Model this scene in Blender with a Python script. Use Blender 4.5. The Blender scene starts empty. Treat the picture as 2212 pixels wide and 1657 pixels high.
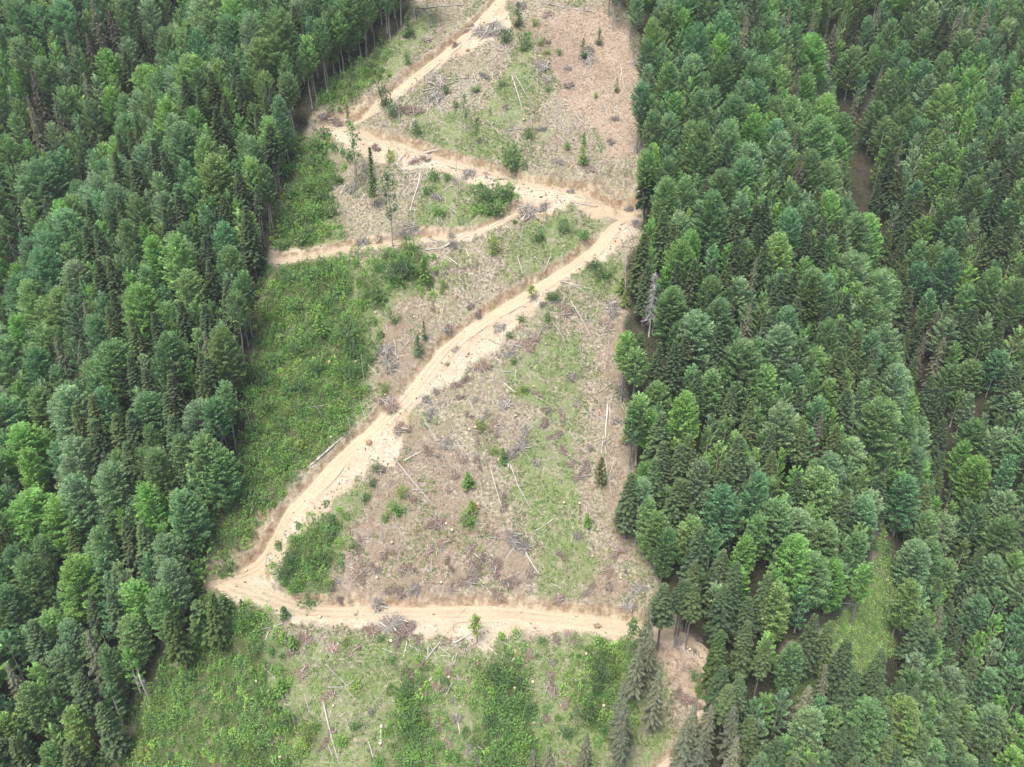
import bpy, math, random
import numpy as np
from mathutils import Vector, Matrix

# ------------------------------------------------------------------ camera, sky, sun, exposure
SC = bpy.context.scene
COL = SC.collection
rng = np.random.default_rng(7)
random.seed(7)
R = math.radians
PW, PH, PF = 2212.0, 1657.0, 1703.0          # the photograph's working frame and focal length in it
PITCH = R(30)
CAM = np.array([0.0, 0.0, 293.0])
cam_data = bpy.data.cameras.new("camera")
cam_data.sensor_width = 36
cam_data.lens = 36 * PF / PW
cam_data.clip_start, cam_data.clip_end = 1, 3000
cam = bpy.data.objects.new("camera", cam_data)
cam.location = CAM
cam.rotation_euler = (R(90) - PITCH, 0, 0)
COL.objects.link(cam)
SC.camera = cam

SUN_EL, SUN_AZ = R(66), R(215)               # azimuth clockwise from +y; high, behind the camera
world = bpy.data.worlds.new("World")
SC.world = world
world.use_nodes = True
wt = world.node_tree
sky = wt.nodes.new("ShaderNodeTexSky")
sky.sky_type = 'NISHITA'
sky.sun_disc = False
sky.sun_elevation = SUN_EL
sky.sun_rotation = SUN_AZ
sky.air_density, sky.dust_density, sky.ozone_density = 0.9, 4.0, 0.6
bg = wt.nodes["Background"]
bg.inputs[1].default_value = 0.095
wt.links.new(sky.outputs[0], bg.inputs[0])
sun_d = bpy.data.lights.new("sun", 'SUN')
sun_d.energy = 1.5
sun_d.angle = R(30)
sun_d.color = (1.0, 0.96, 0.90)
sun = bpy.data.objects.new("sun", sun_d)
sd = Vector((math.sin(SUN_AZ) * math.cos(SUN_EL), math.cos(SUN_AZ) * math.cos(SUN_EL), math.sin(SUN_EL)))
sun.rotation_euler = sd.to_track_quat('Z', 'Y').to_euler()
sun.location = (0, 0, 500)
COL.objects.link(sun)
SC.view_settings.view_transform = 'Standard'
SC.view_settings.look = 'None'
SC.view_settings.gamma = 1
SC.view_settings.exposure = 1.46
SC.cycles.max_bounces = 6
SC.cycles.volume_bounces = 0
SC.cycles.diffuse_bounces = 3
SC.cycles.transmission_bounces = 3
SC.cycles.use_denoising = True

# ------------------------------------------------------------------ noise and the projection of the photograph's frame
_NT = np.random.default_rng(11).random((257, 257))
_NT[256] = _NT[0]; _NT[:, 256] = _NT[:, 0]
def vnoise(x, y):
    xi = np.floor(x); yi = np.floor(y)
    fx = x - xi; fy = y - yi
    fx = fx * fx * (3 - 2 * fx); fy = fy * fy * (3 - 2 * fy)
    a = xi.astype(int) % 256; b = yi.astype(int) % 256
    return (_NT[a, b] * (1 - fx) + _NT[a + 1, b] * fx) * (1 - fy) + (_NT[a, b + 1] * (1 - fx) + _NT[a + 1, b + 1] * fx) * fy
def fbm(x, y, s, o=4, seed=0.0):
    v = 0; a = 1; t = 0
    for k in range(o):
        v = v + a * vnoise(x / s * 2 ** k + 17.3 * k + seed, y / s * 2 ** k + 41.7 * k + seed * 1.7)
        t += a; a *= .5
    return v / t * 2 - 1                      # -1..1
def sstep(a, b, x):
    t = np.clip((x - a) / (b - a), 0, 1)
    return t * t * (3 - 2 * t)
SLOPE = 0.70
CF = np.array([0, math.cos(PITCH), -math.sin(PITCH)])
CU = np.array([0, math.sin(PITCH), math.cos(PITCH)])
def rays(p):
    p = np.asarray(p, float).reshape(-1, 2)
    return CF + np.array([1., 0, 0]) * ((p[:, :1] - PW / 2) / PF) - CU * ((p[:, 1:] - PH / 2) / PF)
def on_plane(p):                              # the mean slope z = SLOPE*y
    d = rays(p)
    t = (SLOPE * CAM[1] - CAM[2]) / (d[:, 2] - SLOPE * d[:, 1])
    return (CAM + d * t[:, None])[:, :2]
def to_pix(P):
    v = np.asarray(P, float).reshape(-1, 3) - CAM
    f = v @ CF
    return np.stack([PW / 2 + PF * v[:, 0] / f, PH / 2 - PF * (v @ CU) / f], 1), f
def poly_dist(x, y, pts):                     # distance to a polyline
    best = np.full(x.shape, 1e9)
    for (x0, y0), (x1, y1) in zip(pts[:-1], pts[1:]):
        dx, dy = x1 - x0, y1 - y0
        t = np.clip(((x - x0) * dx + (y - y0) * dy) / (dx * dx + dy * dy), 0, 1)
        best = np.minimum(best, np.hypot(x - x0 - t * dx, y - y0 - t * dy))
    return best
def inside(x, y, pts):
    r = np.zeros(x.shape, bool)
    j = len(pts) - 1
    for i in range(len(pts)):
        xi, yi = pts[i]; xj, yj = pts[j]
        if yi != yj:
            r ^= ((yi > y) != (yj > y)) & (x < (xj - xi) * (y - yi) / (yj - yi) + xi)
        j = i
    return r

# ------------------------------------------------------------------ terrain: spur face, ravines either side, road benches
RAV = [(on_plane([(1890, -60), (1925, 120), (1965, 230), (2015, 340), (2055, 500), (2115, 650), (2155, 860), (2190, 1080), (2230, 1330), (2270, 1700)]), 62., 36.),
       (on_plane([(380, -120), (300, 30), (215, 160), (70, 370), (-120, 560), (-400, 800)]), 30., 28.),
       (on_plane([(-200, 640), (0, 830), (70, 900), (110, 1060), (140, 1250), (150, 1500), (120, 1750)]), 13., 20.)]
def natural(x, y):
    z = SLOPE * y + 4.0 * fbm(x, y, 95, 3, 3.1) + 0.8 * fbm(x, y, 14, 3, 9.2) + 0.22 * fbm(x, y, 2.6, 2, 5.5)
    z = z - 0.0006 * np.maximum(np.abs(x + 10) - 30, 0) ** 2
    for pts, dep, w in RAV:
        d = poly_dist(x, y, pts)
        z = z - dep * np.exp(-(d / w) ** 1.6)
    return z
GX0, GY0, GN = -480, -160, 1.0
_gx, _gy = np.meshgrid(np.arange(GX0, 481, GN), np.arange(GY0, 700, GN), indexing='ij')
_HN = natural(_gx, _gy)
def hn(x, y):
    u = np.clip((x - GX0) / GN, 0, _HN.shape[0] - 1.001); v = np.clip((y - GY0) / GN, 0, _HN.shape[1] - 1.001)
    a = u.astype(int); b = v.astype(int); fu = u - a; fv = v - b
    return (_HN[a, b] * (1 - fu) + _HN[a + 1, b] * fu) * (1 - fv) + (_HN[a, b + 1] * (1 - fu) + _HN[a + 1, b + 1] * fu) * fv
def at(p, h=0.0):                             # where the ray of a point of the frame meets the ground (or passes H above it)
    d = rays(p)
    n = len(d)
    h = np.broadcast_to(np.asarray(h, float), (n,))
    t = np.full(n, 90.0)
    done = np.zeros(n, bool)
    for k in range(1300):
        q = CAM + d * t[:, None]
        hit = q[:, 2] - h <= hn(q[:, 0], q[:, 1])
        done |= hit
        t = np.where(done, t, t + 0.5)
        if done.all():
            break
    q = CAM + d * t[:, None]
    return q[:, :2]

ROADS_P = [
    ([(1110, -30), (1075, 5), (1030, 55), (985, 97), (925, 142), (870, 187), (810, 228), (765, 256), (712, 272)], 2.5),
    ([(700, 270), (760, 287), (830, 307), (900, 327), (985, 352), (1080, 380), (1160, 402), (1250, 415), (1335, 432), (1380, 454)], 2.5),
    ([(1386, 450), (1356, 492), (1310, 522), (1255, 562), (1200, 597), (1120, 648), (1040, 694), (975, 740), (930, 795), (890, 850), (850, 888), (795, 938), (735, 990), (680, 1055), (620, 1115), (570, 1175), (525, 1228), (470, 1252)], 2.7),
    ([(478, 1250), (530, 1284), (600, 1310), (700, 1324), (850, 1324), (1000, 1319), (1150, 1327), (1300, 1345), (1400, 1362), (1480, 1374), (1518, 1402), (1538, 1445), (1533, 1495), (1525, 1540)], 2.7),
    ([(1120, 452), (1060, 490), (1000, 510), (930, 513), (870, 521), (800, 529), (735, 537), (680, 552), (588, 566)], 1.6),
    ([(1490, 1625), (1455, 1645), (1420, 1670), (1380, 1720)], 1.6),
]
def resample(pts, step):
    pts = np.asarray(pts, float)
    for _ in range(3):                        # round the corners
        a = pts[:-1] * .75 + pts[1:] * .25; b = pts[:-1] * .25 + pts[1:] * .75
        pts = np.concatenate([pts[:1], np.stack([a, b], 1).reshape(-1, 2), pts[-1:]])
    s = np.concatenate([[0], np.cumsum(np.hypot(*np.diff(pts, axis=0).T))])
    u = np.linspace(0, s[-1], max(4, int(s[-1] / step)))
    return np.stack([np.interp(u, s, pts[:, 0]), np.interp(u, s, pts[:, 1])], 1)
ROADS = []
for pp, w in ROADS_P:
    c = resample(at(pp), 1.0)
    zc = hn(c[:, 0], c[:, 1])
    k = np.ones(15) / 15
    zc = np.convolve(np.pad(zc, 7, mode='edge'), k, 'valid') - (.7 if w > 2 else .3)
    tan = np.gradient(c, axis=0); tan /= np.hypot(tan[:, 0], tan[:, 1])[:, None]
    nor = np.stack([-tan[:, 1], tan[:, 0]], 1)
    nor *= np.where(nor[:, 1] < 0, -1, 1)[:, None]      # towards the upper slope
    ROADS.append(dict(c=c, z=zc, t=tan, n=nor, w=w))
PADS = []
for p, r, ends in (((716, 272), 4.2, ((0, -1), (1, 0))), ((1370, 466), 6.2, ((1, -1), (2, 0))), ((528, 1258), 7.0, ((2, -1), (3, 0)))):
    c = at([p])[0]
    z = float(hn(c[:1], c[1:])[0]) - .7
    PADS.append((c, r, z))
    for i, e in ends:
        rd = ROADS[i]
        k = sstep(6, 22, np.hypot(*(rd['c'] - c).T))
        rd['z'] = rd['z'] * k + z * (1 - k)
def road_query(x, y):
    out = []
    for r in ROADS:
        c = r['c']
        m = np.nonzero((x > c[:, 0].min() - 16) & (x < c[:, 0].max() + 16) & (y > c[:, 1].min() - 16) & (y < c[:, 1].max() + 16))[0]
        d = np.full(x.shape, 99.); s = np.full(x.shape, 99.); zc = np.zeros(x.shape)
        for i in range(0, len(m), 20000):
            q = m[i:i + 20000]
            dd = (x[q, None] - c[None, :, 0]) ** 2 + (y[q, None] - c[None, :, 1]) ** 2
            j = dd.argmin(1)
            d[q] = np.sqrt(dd[np.arange(len(q)), j])
            s[q] = np.where((x[q] - c[j, 0]) * r['n'][j, 0] + (y[q] - c[j, 1]) * r['n'][j, 1] > 0, d[q], -d[q])
            zc[q] = r['z'][j]
        out.append((d, s, zc, r['w']))
    return out
def carve(x, y, z, q=None, under=0.0):        # cut bank above, fill below, flat bench between
    x = np.asarray(x, float); y = np.asarray(y, float)
    q = q or road_query(x, y)
    rag = 0.8 * fbm(x, y, 6.5, 3, 2.2) + 1.1 * fbm(x, y, 1.9, 2, 8.8)
    for d, s, zc, w in q:                     # fills
        fill = zc - np.maximum(-s - w - rag * .5, 0) * 0.62
        k = (s < 0) & (d < 13)
        z = np.where(k, np.maximum(z, fill - 0.25 + 0.30 * fbm(x, y, 1.9, 3, 1.1)), z)
    for d, s, zc, w in q:                     # cuts
        up = np.maximum(s - w - rag, 0)
        bank = zc + np.where(up < 1.3, up * 2.6, 1.3 * 2.6 + (up - 1.3) * 1.1)
        k = (s >= 0) & (d < 13)
        z = np.where(k, np.minimum(z, bank), z)
    for d, s, zc, w in q:
        core = 1 - sstep(w - .4, w + .5, d + rag * .4)
        z = z * (1 - core) + (zc - under) * core
    for c, r, pz in PADS:
        core = 1 - sstep(r - .6, r + 1.0, np.hypot(x - c[0], y - c[1]) + rag)
        z = z * (1 - core) + (pz - under * .3) * core
    return z
def ground(x, y):
    x = np.atleast_1d(np.asarray(x, float)); y = np.atleast_1d(np.asarray(y, float))
    return carve(x, y, hn(x, y))
def ground_at(p):
    xy = at(p)
    return np.column_stack([xy, ground(xy[:, 0], xy[:, 1])])

def crop(ox, oy, pts):                        # points read off an enlarged piece of the photograph
    a = np.asarray([q[:2] for q in pts], float)
    s = 860 / 2212
    return np.stack([(a[:, 0] * s + ox) * PW / 2560, (a[:, 1] * s + oy) * PW / 2560], 1)

# ------------------------------------------------------------------ areas of the slope (frame outlines laid on the ground)
CLEAR_P = [(905, -60), (875, 60), (800, 118), (740, 170), (700, 215), (662, 280), (645, 330), (628, 400), (603, 470), (582, 545), (575, 610), (562, 700), (540, 790), (545, 900), (512, 1000), (480, 1080), (455, 1170), (440, 1235), (445, 1290), (425, 1370), (385, 1420), (335, 1490), (300, 1550), (262, 1610), (235, 1720), (190, 2000),
           (1460, 2000), (1490, 1720), (1500, 1600), (1560, 1560), (1552, 1450), (1530, 1395), (1480, 1350), (1420, 1290), (1400, 1220), (1378, 1100), (1372, 950), (1352, 850), (1342, 700), (1362, 600), (1382, 520), (1392, 430), (1394, 250), (1384, 80), (1335, 0), (1325, -60)]
GLADE_P = [(1905, 1120), (1935, 1230), (1930, 1330), (1925, 1420), (1850, 1470), (1700, 1530), (1665, 1500), (1690, 1410), (1790, 1360), (1850, 1300), (1880, 1220)]
AREAS = {
    'spoil': [[(570, 1290), (700, 1318), (1000, 1322), (1330, 1345), (1420, 1372), (1330, 1392), (1200, 1384), (1090, 1388), (1060, 1408), (1000, 1385), (930, 1398), (870, 1372), (760, 1372), (640, 1366), (580, 1352), (535, 1310)],
              [(1385, 450), (1375, 520), (1310, 560), (1262, 592), (1200, 640), (1150, 690), (1090, 735), (1030, 790), (960, 840), (920, 880), (870, 930), (862, 1010), (800, 1015), (750, 1058), (700, 1105), (650, 1165), (596, 1205), (585, 1262), (540, 1290), (470, 1270), (450, 1245), (520, 1220), (600, 1140), (740, 985), (900, 840), (1000, 720), (1200, 600), (1330, 500)],
              [(690, 262), (760, 285), (900, 335), (1080, 380), (1330, 432), (1380, 460), (1330, 470), (1250, 455), (1160, 470), (1120, 462), (1110, 420), (1000, 388), (880, 372), (830, 352), (770, 350), (720, 320)],
              [(1090, -20), (1100, 60), (1040, 90), (960, 140), (870, 215), (800, 250), (700, 280), (690, 255), (800, 215), (930, 120), (1020, 40)],
              [(585, 555), (700, 530), (800, 522), (900, 505), (1040, 490), (1030, 520), (900, 530), (800, 545), (720, 560), (590, 575)],
              [(1460, 1355), (1540, 1385), (1560, 1460), (1545, 1540), (1525, 1540), (1530, 1450), (1490, 1395)]],
    'pink': [[(1160, 20), (1320, 30), (1380, 130), (1385, 330), (1300, 330), (1230, 200), (1180, 120)],
             [(1430, 1370), (1520, 1400), (1535, 1500), (1470, 1520), (1420, 1440)]],
    'slash': [[(690, 1130), (800, 1060), (900, 930), (1000, 1000), (1080, 1130), (1200, 1210), (1330, 1230), (1380, 1290), (1000, 1300), (700, 1290), (690, 1230)],
              [(1330, 600), (1370, 620), (1365, 900), (1375, 1230), (1320, 1180), (1300, 900)],
              [(800, 620), (930, 640), (900, 830), (840, 850), (800, 760)],
              [(1100, 30), (1220, 60), (1330, 160), (1240, 200), (1130, 100)]],
    'herb': [[(1090, 800), (1180, 720), (1250, 730), (1260, 800), (1240, 900), (1240, 1060), (1250, 1160), (1290, 1240), (1240, 1300), (1150, 1290), (1180, 1180), (1110, 1060), (1120, 950), (1180, 900), (1100, 850)],
             [(1240, 610), (1310, 560), (1345, 580), (1320, 640), (1260, 640)],
             [(1080, 180), (1140, 60), (1160, 160), (1140, 250), (1080, 280), (1030, 250)],
             [(900, 240), (1000, 250), (1100, 300), (1130, 340), (1100, 360), (980, 330), (870, 290)],
             [(930, 380), (1010, 370), (1110, 400), (1110, 470), (1000, 495), (890, 500), (900, 430)],
             [(1130, 480), (1290, 470), (1230, 560), (1150, 610), (1080, 600), (1100, 530)],
             [(600, 580), (780, 570), (900, 560), (930, 610), (840, 680), (800, 800), (800, 900), (700, 960), (560, 1130), (480, 1200), (470, 1090), (540, 880), (540, 740)],
             [(430, 1290), (580, 1350), (640, 1420), (760, 1390), (900, 1390), (1000, 1420), (1250, 1390), (1420, 1420), (1480, 1720), (230, 1720), (300, 1560), (400, 1420)],
             [(590, 1210), (690, 1110), (790, 1040), (800, 1090), (720, 1230), (690, 1290), (610, 1285)],
             [(640, 300), (710, 330), (715, 440), (760, 520), (600, 550), (590, 480), (630, 400)],
             [(700, 225), (800, 125), (900, 50), (930, 30), (930, 80), (860, 150), (740, 235)], GLADE_P],
    'thicket': [[(600, 585), (745, 572), (770, 640), (790, 760), (780, 850), (745, 930), (690, 955), (640, 1040), (580, 1110), (520, 1180), (468, 1200), (470, 1100), (505, 1000), (545, 900), (530, 800), (545, 700), (580, 640)],
                [(640, 300), (700, 330), (715, 400), (690, 440), (720, 500), (640, 545), (595, 530), (610, 460), (635, 400)],
                [(425, 1310), (520, 1320), (570, 1350), (560, 1440), (600, 1540), (650, 1700), (235, 1700), (300, 1560), (340, 1500), (400, 1420)],
                [(1040, 1440), (1120, 1420), (1160, 1500), (1150, 1700), (1010, 1700), (1050, 1560)],
                [(860, 1490), (915, 1470), (940, 1580), (930, 1700), (860, 1700)],
                [(1250, 1490), (1300, 1400), (1345, 1430), (1340, 1540), (1270, 1560)],
                [(590, 1215), (690, 1130), (725, 1160), (715, 1230), (690, 1275), (615, 1280)],
                [(1060, 410), (1110, 405), (1112, 460), (1040, 470), (1015, 450)],
                [(830, 545), (925, 560), (930, 605), (850, 600)], [(780, 620), (825, 610), (830, 660), (790, 670)],
                [(700, 215), (760, 165), (820, 120), (830, 150), (760, 220), (715, 235)]],
}
AREAS_G = {k: [at(p) for p in v] for k, v in AREAS.items()}
CLEAR_G = at(CLEAR_P); GLADE_G = at(GLADE_P)
def area(name, x, y, ragged=4.0):
    wx = x + ragged * fbm(x, y, 9, 3, 1.3) + 1.2 * fbm(x, y, 2.2, 2, 6.1)
    wy = y + ragged * fbm(x, y, 9, 3, 7.7) + 1.2 * fbm(x, y, 2.2, 2, 4.4)
    m = np.zeros(np.shape(x), bool)
    for p in AREAS_G[name]:
        m |= inside(wx, wy, p)
    return m
def cleared(x, y, ragged=0.0):
    wx = x + ragged * fbm(x, y, 7, 2, 3.3); wy = y + ragged * fbm(x, y, 7, 2, 5.3)
    return inside(wx, wy, CLEAR_G) | inside(wx, wy, GLADE_G)

# ------------------------------------------------------------------ mesh helpers
def tag(o, label=None, cat=None, group=None, kind=None):
    if label: o['label'] = label
    if cat: o['category'] = cat
    if group: o['group'] = group
    if kind: o['kind'] = kind
    return o
def raw_mesh(name, verts, faces, k, mat, attrs=None, smooth=False):
    """verts (n,3), faces (m,k) -> mesh, filled in one go; ATTRS: {name: values per point, (n,) or (n,3)}"""
    me = bpy.data.meshes.new(name)
    verts = np.ascontiguousarray(verts, np.float32); faces = np.ascontiguousarray(faces, np.int32)
    me.vertices.add(len(verts)); me.vertices.foreach_set('co', verts.ravel())
    me.loops.add(faces.size); me.loops.foreach_set('vertex_index', faces.ravel())
    me.polygons.add(len(faces))
    me.polygons.foreach_set('loop_start', np.arange(0, faces.size, k, dtype=np.int32))
    if smooth:
        me.polygons.foreach_set('use_smooth', np.ones(len(faces), bool))
    for a, v in (attrs or {}).items():
        v = np.asarray(v, np.float32)
        dom = 'POINT' if len(v) == len(verts) else 'FACE'
        if v.ndim == 1:
            me.attributes.new(a, 'FLOAT', dom).data.foreach_set('value', v)
        else:
            v4 = np.ones((len(v), 4), np.float32); v4[:, :3] = v
            me.attributes.new(a, 'FLOAT_COLOR', dom).data.foreach_set('color', v4.ravel())
    me.update(calc_edges=True)
    me.materials.append(mat)
    return me
def link(name, me, parent=None):
    o = bpy.data.objects.new(name, me); COL.objects.link(o)
    if parent: o.parent = parent
    return o
def unit(v):
    return v / np.maximum(np.linalg.norm(v, axis=-1, keepdims=True), 1e-9)
class Leaves:
    """kite-shaped leaf sprays gathered into one foliage mesh"""
    def __init__(s): s.v = []; s.t = []; s.c = []
    def add(s, c, d, n, L, W, tint, col=None):
        c = np.asarray(c, float); d = unit(np.asarray(d, float)); side = unit(np.cross(d, n))
        L = np.broadcast_to(L, (len(c),))[:, None]; W = np.broadcast_to(W, (len(c),))[:, None]
        q = np.stack([c - d * L * .5, c + side * W * .5 + d * L * .05, c + d * L * .5, c - side * W * .5 + d * L * .05], 1)
        s.v.append(q); s.t.append(np.broadcast_to(tint, (len(c),)))
        if col is not None:
            s.c.append(np.broadcast_to(col, (len(c), 3)))
    def mesh(s, name, mat):
        v = np.concatenate(s.v).reshape(-1, 3)
        at_ = {'tint': np.concatenate(s.t)}
        if s.c: at_['leafcol'] = np.concatenate(s.c)
        return raw_mesh(name, v, np.arange(len(v)).reshape(-1, 4), 4, mat, at_)
class Tubes:
    """tapering round bars gathered into one mesh"""
    def __init__(s): s.v = []; s.f = []; s.n = 0
    def bar(s, pts, rad, k=6):
        pts = np.asarray(pts, float); rad = np.broadcast_to(rad, (len(pts),))
        t = unit(np.gradient(pts, axis=0))
        ref = np.array([0.13, 0.97, 0.2]) if abs(t[0, 2]) > .8 else np.array([0, 0, 1.])
        a = unit(np.cross(t, ref)); b = np.cross(t, a)
        an = np.arange(k) / k * 2 * math.pi
        ring = pts[:, None] + rad[:, None, None] * (np.cos(an)[None, :, None] * a[:, None] + np.sin(an)[None, :, None] * b[:, None])
        m = len(pts)
        s.v.append(ring.reshape(-1, 3))
        i = (np.arange(m - 1)[:, None] * k + np.arange(k)[None]).ravel(); j = (np.arange(m - 1)[:, None] * k + (np.arange(k)[None] + 1) % k).ravel()
        s.f.append(np.stack([i, j, j + k, i + k], 1) + s.n)
        base = s.n
        s.n += m * k
        for e, row in ((pts[0], 0), (pts[-1], m - 1)):          # closed ends
            s.v.append(e[None]); c = s.n; s.n += 1
            r0 = base + row * k
            s.f.append(np.array([[r0 + q, r0 + (q + 1) % k, c, c] for q in range(k)]))
    def mesh(s, name, mat, attrs=None):
        v = np.concatenate(s.v); f = np.concatenate(s.f)
        me = bpy.data.meshes.new(name)
        quad = f[:, 2] != f[:, 3]
        loops = np.concatenate([f[quad].ravel(), f[~quad][:, :3].ravel()]).astype(np.int32)
        nq, nt = int(quad.sum()), int((~quad).sum())
        me.vertices.add(len(v)); me.vertices.foreach_set('co', v.astype(np.float32).ravel())
        me.loops.add(len(loops)); me.loops.foreach_set('vertex_index', loops)
        me.polygons.add(nq + nt)
        me.polygons.foreach_set('loop_start', np.concatenate([np.arange(nq) * 4, nq * 4 + np.arange(nt) * 3]).astype(np.int32))
        me.polygons.foreach_set('use_smooth', np.concatenate([np.ones(nq, bool), np.zeros(nt, bool)]))
        me.update(calc_edges=True); me.validate()
        me.materials.append(mat)
        return me

# ------------------------------------------------------------------ materials
class N:
    def __init__(s, name):
        s.m = bpy.data.materials.new(name); s.m.use_nodes = True
        s.t = s.m.node_tree; s.p = s.t.nodes['Principled BSDF']; s.out = s.t.nodes['Material Output']
        s.p.inputs['Specular IOR Level'].default_value = 0.15
        s.p.inputs['Roughness'].default_value = 0.85
    def new(s, kind, **kw):
        n = s.t.nodes.new(kind)
        for k, v in kw.items(): setattr(n, k, v)
        return n
    def put(s, sock, v):
        if hasattr(v, 'is_output') or isinstance(v, bpy.types.NodeSocket): s.t.links.new(v, sock)
        else: sock.default_value = (*v, 1) if isinstance(v, tuple) and len(v) == 3 and sock.type == 'RGBA' else v
    def noise(s, scale, detail=4, rough=.6, off=0):
        g = s.new('ShaderNodeTexCoord'); mp = s.new('ShaderNodeMapping')
        s.t.links.new(g.outputs['Object'], mp.inputs[0]); mp.inputs[1].default_value = (off, off * 1.7, off * .3)
        n = s.new('ShaderNodeTexNoise'); s.t.links.new(mp.outputs[0], n.inputs['Vector'])
        n.inputs['Scale'].default_value = scale; n.inputs['Detail'].default_value = detail; n.inputs['Roughness'].default_value = rough
        return n.outputs['Fac']
    def rng(s, v, a, b, c=0., d=1.):
        n = s.new('ShaderNodeMapRange'); s.put(n.inputs[0], v)
        for i, q in enumerate((a, b, c, d)): n.inputs[i + 1].default_value = q
        return n.outputs[0]
    def mix(s, f, a, b, mode='MIX'):
        n = s.new('ShaderNodeMix', data_type='RGBA', blend_type=mode)
        s.put(n.inputs[0], f); s.put(n.inputs[6], a); s.put(n.inputs[7], b)
        return n.outputs[2]
    def math(s, op, a, b):
        n = s.new('ShaderNodeMath', operation=op); s.put(n.inputs[0], a); s.put(n.inputs[1], b)
        return n.outputs[0]
    def attr(s, name):
        return s.new('ShaderNodeAttribute', attribute_name=name)
    def bump(s, h, strength, dist):
        n = s.new('ShaderNodeBump'); s.put(n.inputs['Height'], h)
        n.inputs['Strength'].default_value = strength; n.inputs['Distance'].default_value = dist
        s.t.links.new(n.outputs[0], s.p.inputs['Normal'])
    def color(s, v): s.put(s.p.inputs['Base Color'], v); return s.m

def mat_leaf(name, tip=None, own=False, lo=.62, hi=1.38):
    """foliage: the tree's own colour (object colour), varied spray by spray; TIP: colour of the year's fresh shoots"""
    n = N(name)
    if own: base = n.attr('leafcol').outputs['Color']
    else: base = n.new('ShaderNodeObjectInfo').outputs['Color']
    tint = n.attr('tint').outputs['Fac']
    if tip:
        c = n.mix(n.rng(tint, .5, 1.), base, n.mix(.45, tip, base))
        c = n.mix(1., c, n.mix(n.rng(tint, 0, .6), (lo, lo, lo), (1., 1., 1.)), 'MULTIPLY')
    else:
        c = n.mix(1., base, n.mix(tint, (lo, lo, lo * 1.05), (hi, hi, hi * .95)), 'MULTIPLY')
    n.color(c)
    tr = n.new('ShaderNodeBsdfTranslucent'); n.put(tr.inputs[0], c)
    mx = n.new('ShaderNodeMixShader'); mx.inputs[0].default_value = .42
    n.t.links.new(n.p.outputs[0], mx.inputs[1]); n.t.links.new(tr.outputs[0], mx.inputs[2])
    n.t.links.new(mx.outputs[0], n.out.inputs[0])
    n.p.inputs['Roughness'].default_value = .6
    return n.m
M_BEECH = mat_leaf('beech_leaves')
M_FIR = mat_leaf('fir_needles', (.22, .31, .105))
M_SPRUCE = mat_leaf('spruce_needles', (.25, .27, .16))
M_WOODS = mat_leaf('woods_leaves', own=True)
def mat_wood(name, a, b, scale=1.5):
    n = N(name)
    i = n.new('ShaderNodeObjectInfo')
    c = n.mix(n.noise(scale, 5), a, b)
    c = n.mix(1., c, n.mix(i.outputs['Random'], (.75, .75, .75), (1.2, 1.17, 1.12)), 'MULTIPLY')
    n.bump(n.noise(scale * 5, 3), .4, .03)
    return n.color(c)
M_BARK = mat_wood('beech_bark', (.16, .15, .135), (.34, .33, .30), .5)
M_FIRBARK = mat_wood('fir_bark', (.13, .115, .10), (.27, .25, .225), .5)
M_DEAD = mat_wood('weathered_wood', (.30, .28, .26), (.58, .55, .51), .8)
M_PALE = mat_wood('peeled_wood', (.46, .42, .36), (.70, .66, .59), .8)
M_TWIG = mat_wood('grey_twigs', (.17, .155, .13), (.41, .39, .35), .6)
M_TWIGR = mat_wood('brown_twigs', (.24, .165, .122), (.46, .35, .28), .6)
M_SHADEWOOD = mat_wood('shade_brush', (.12, .10, .08), (.26, .215, .18), .6)  # dark sticks whose colour paints the shaded gaps inside a heap
M_CLODPALE = mat_wood('dry_clods', (.30, .24, .17), (.52, .45, .34), 1)
M_CUT = mat_wood('cut_wood', (.52, .38, .24), (.74, .60, .43), 2)
M_SOILROOT = mat_wood('root_soil', (.20, .14, .09), (.34, .26, .18), 1)
M_NEEDLEDEAD = mat_wood('dead_branches', (.34, .32, .315), (.54, .52, .51), .6)
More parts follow.
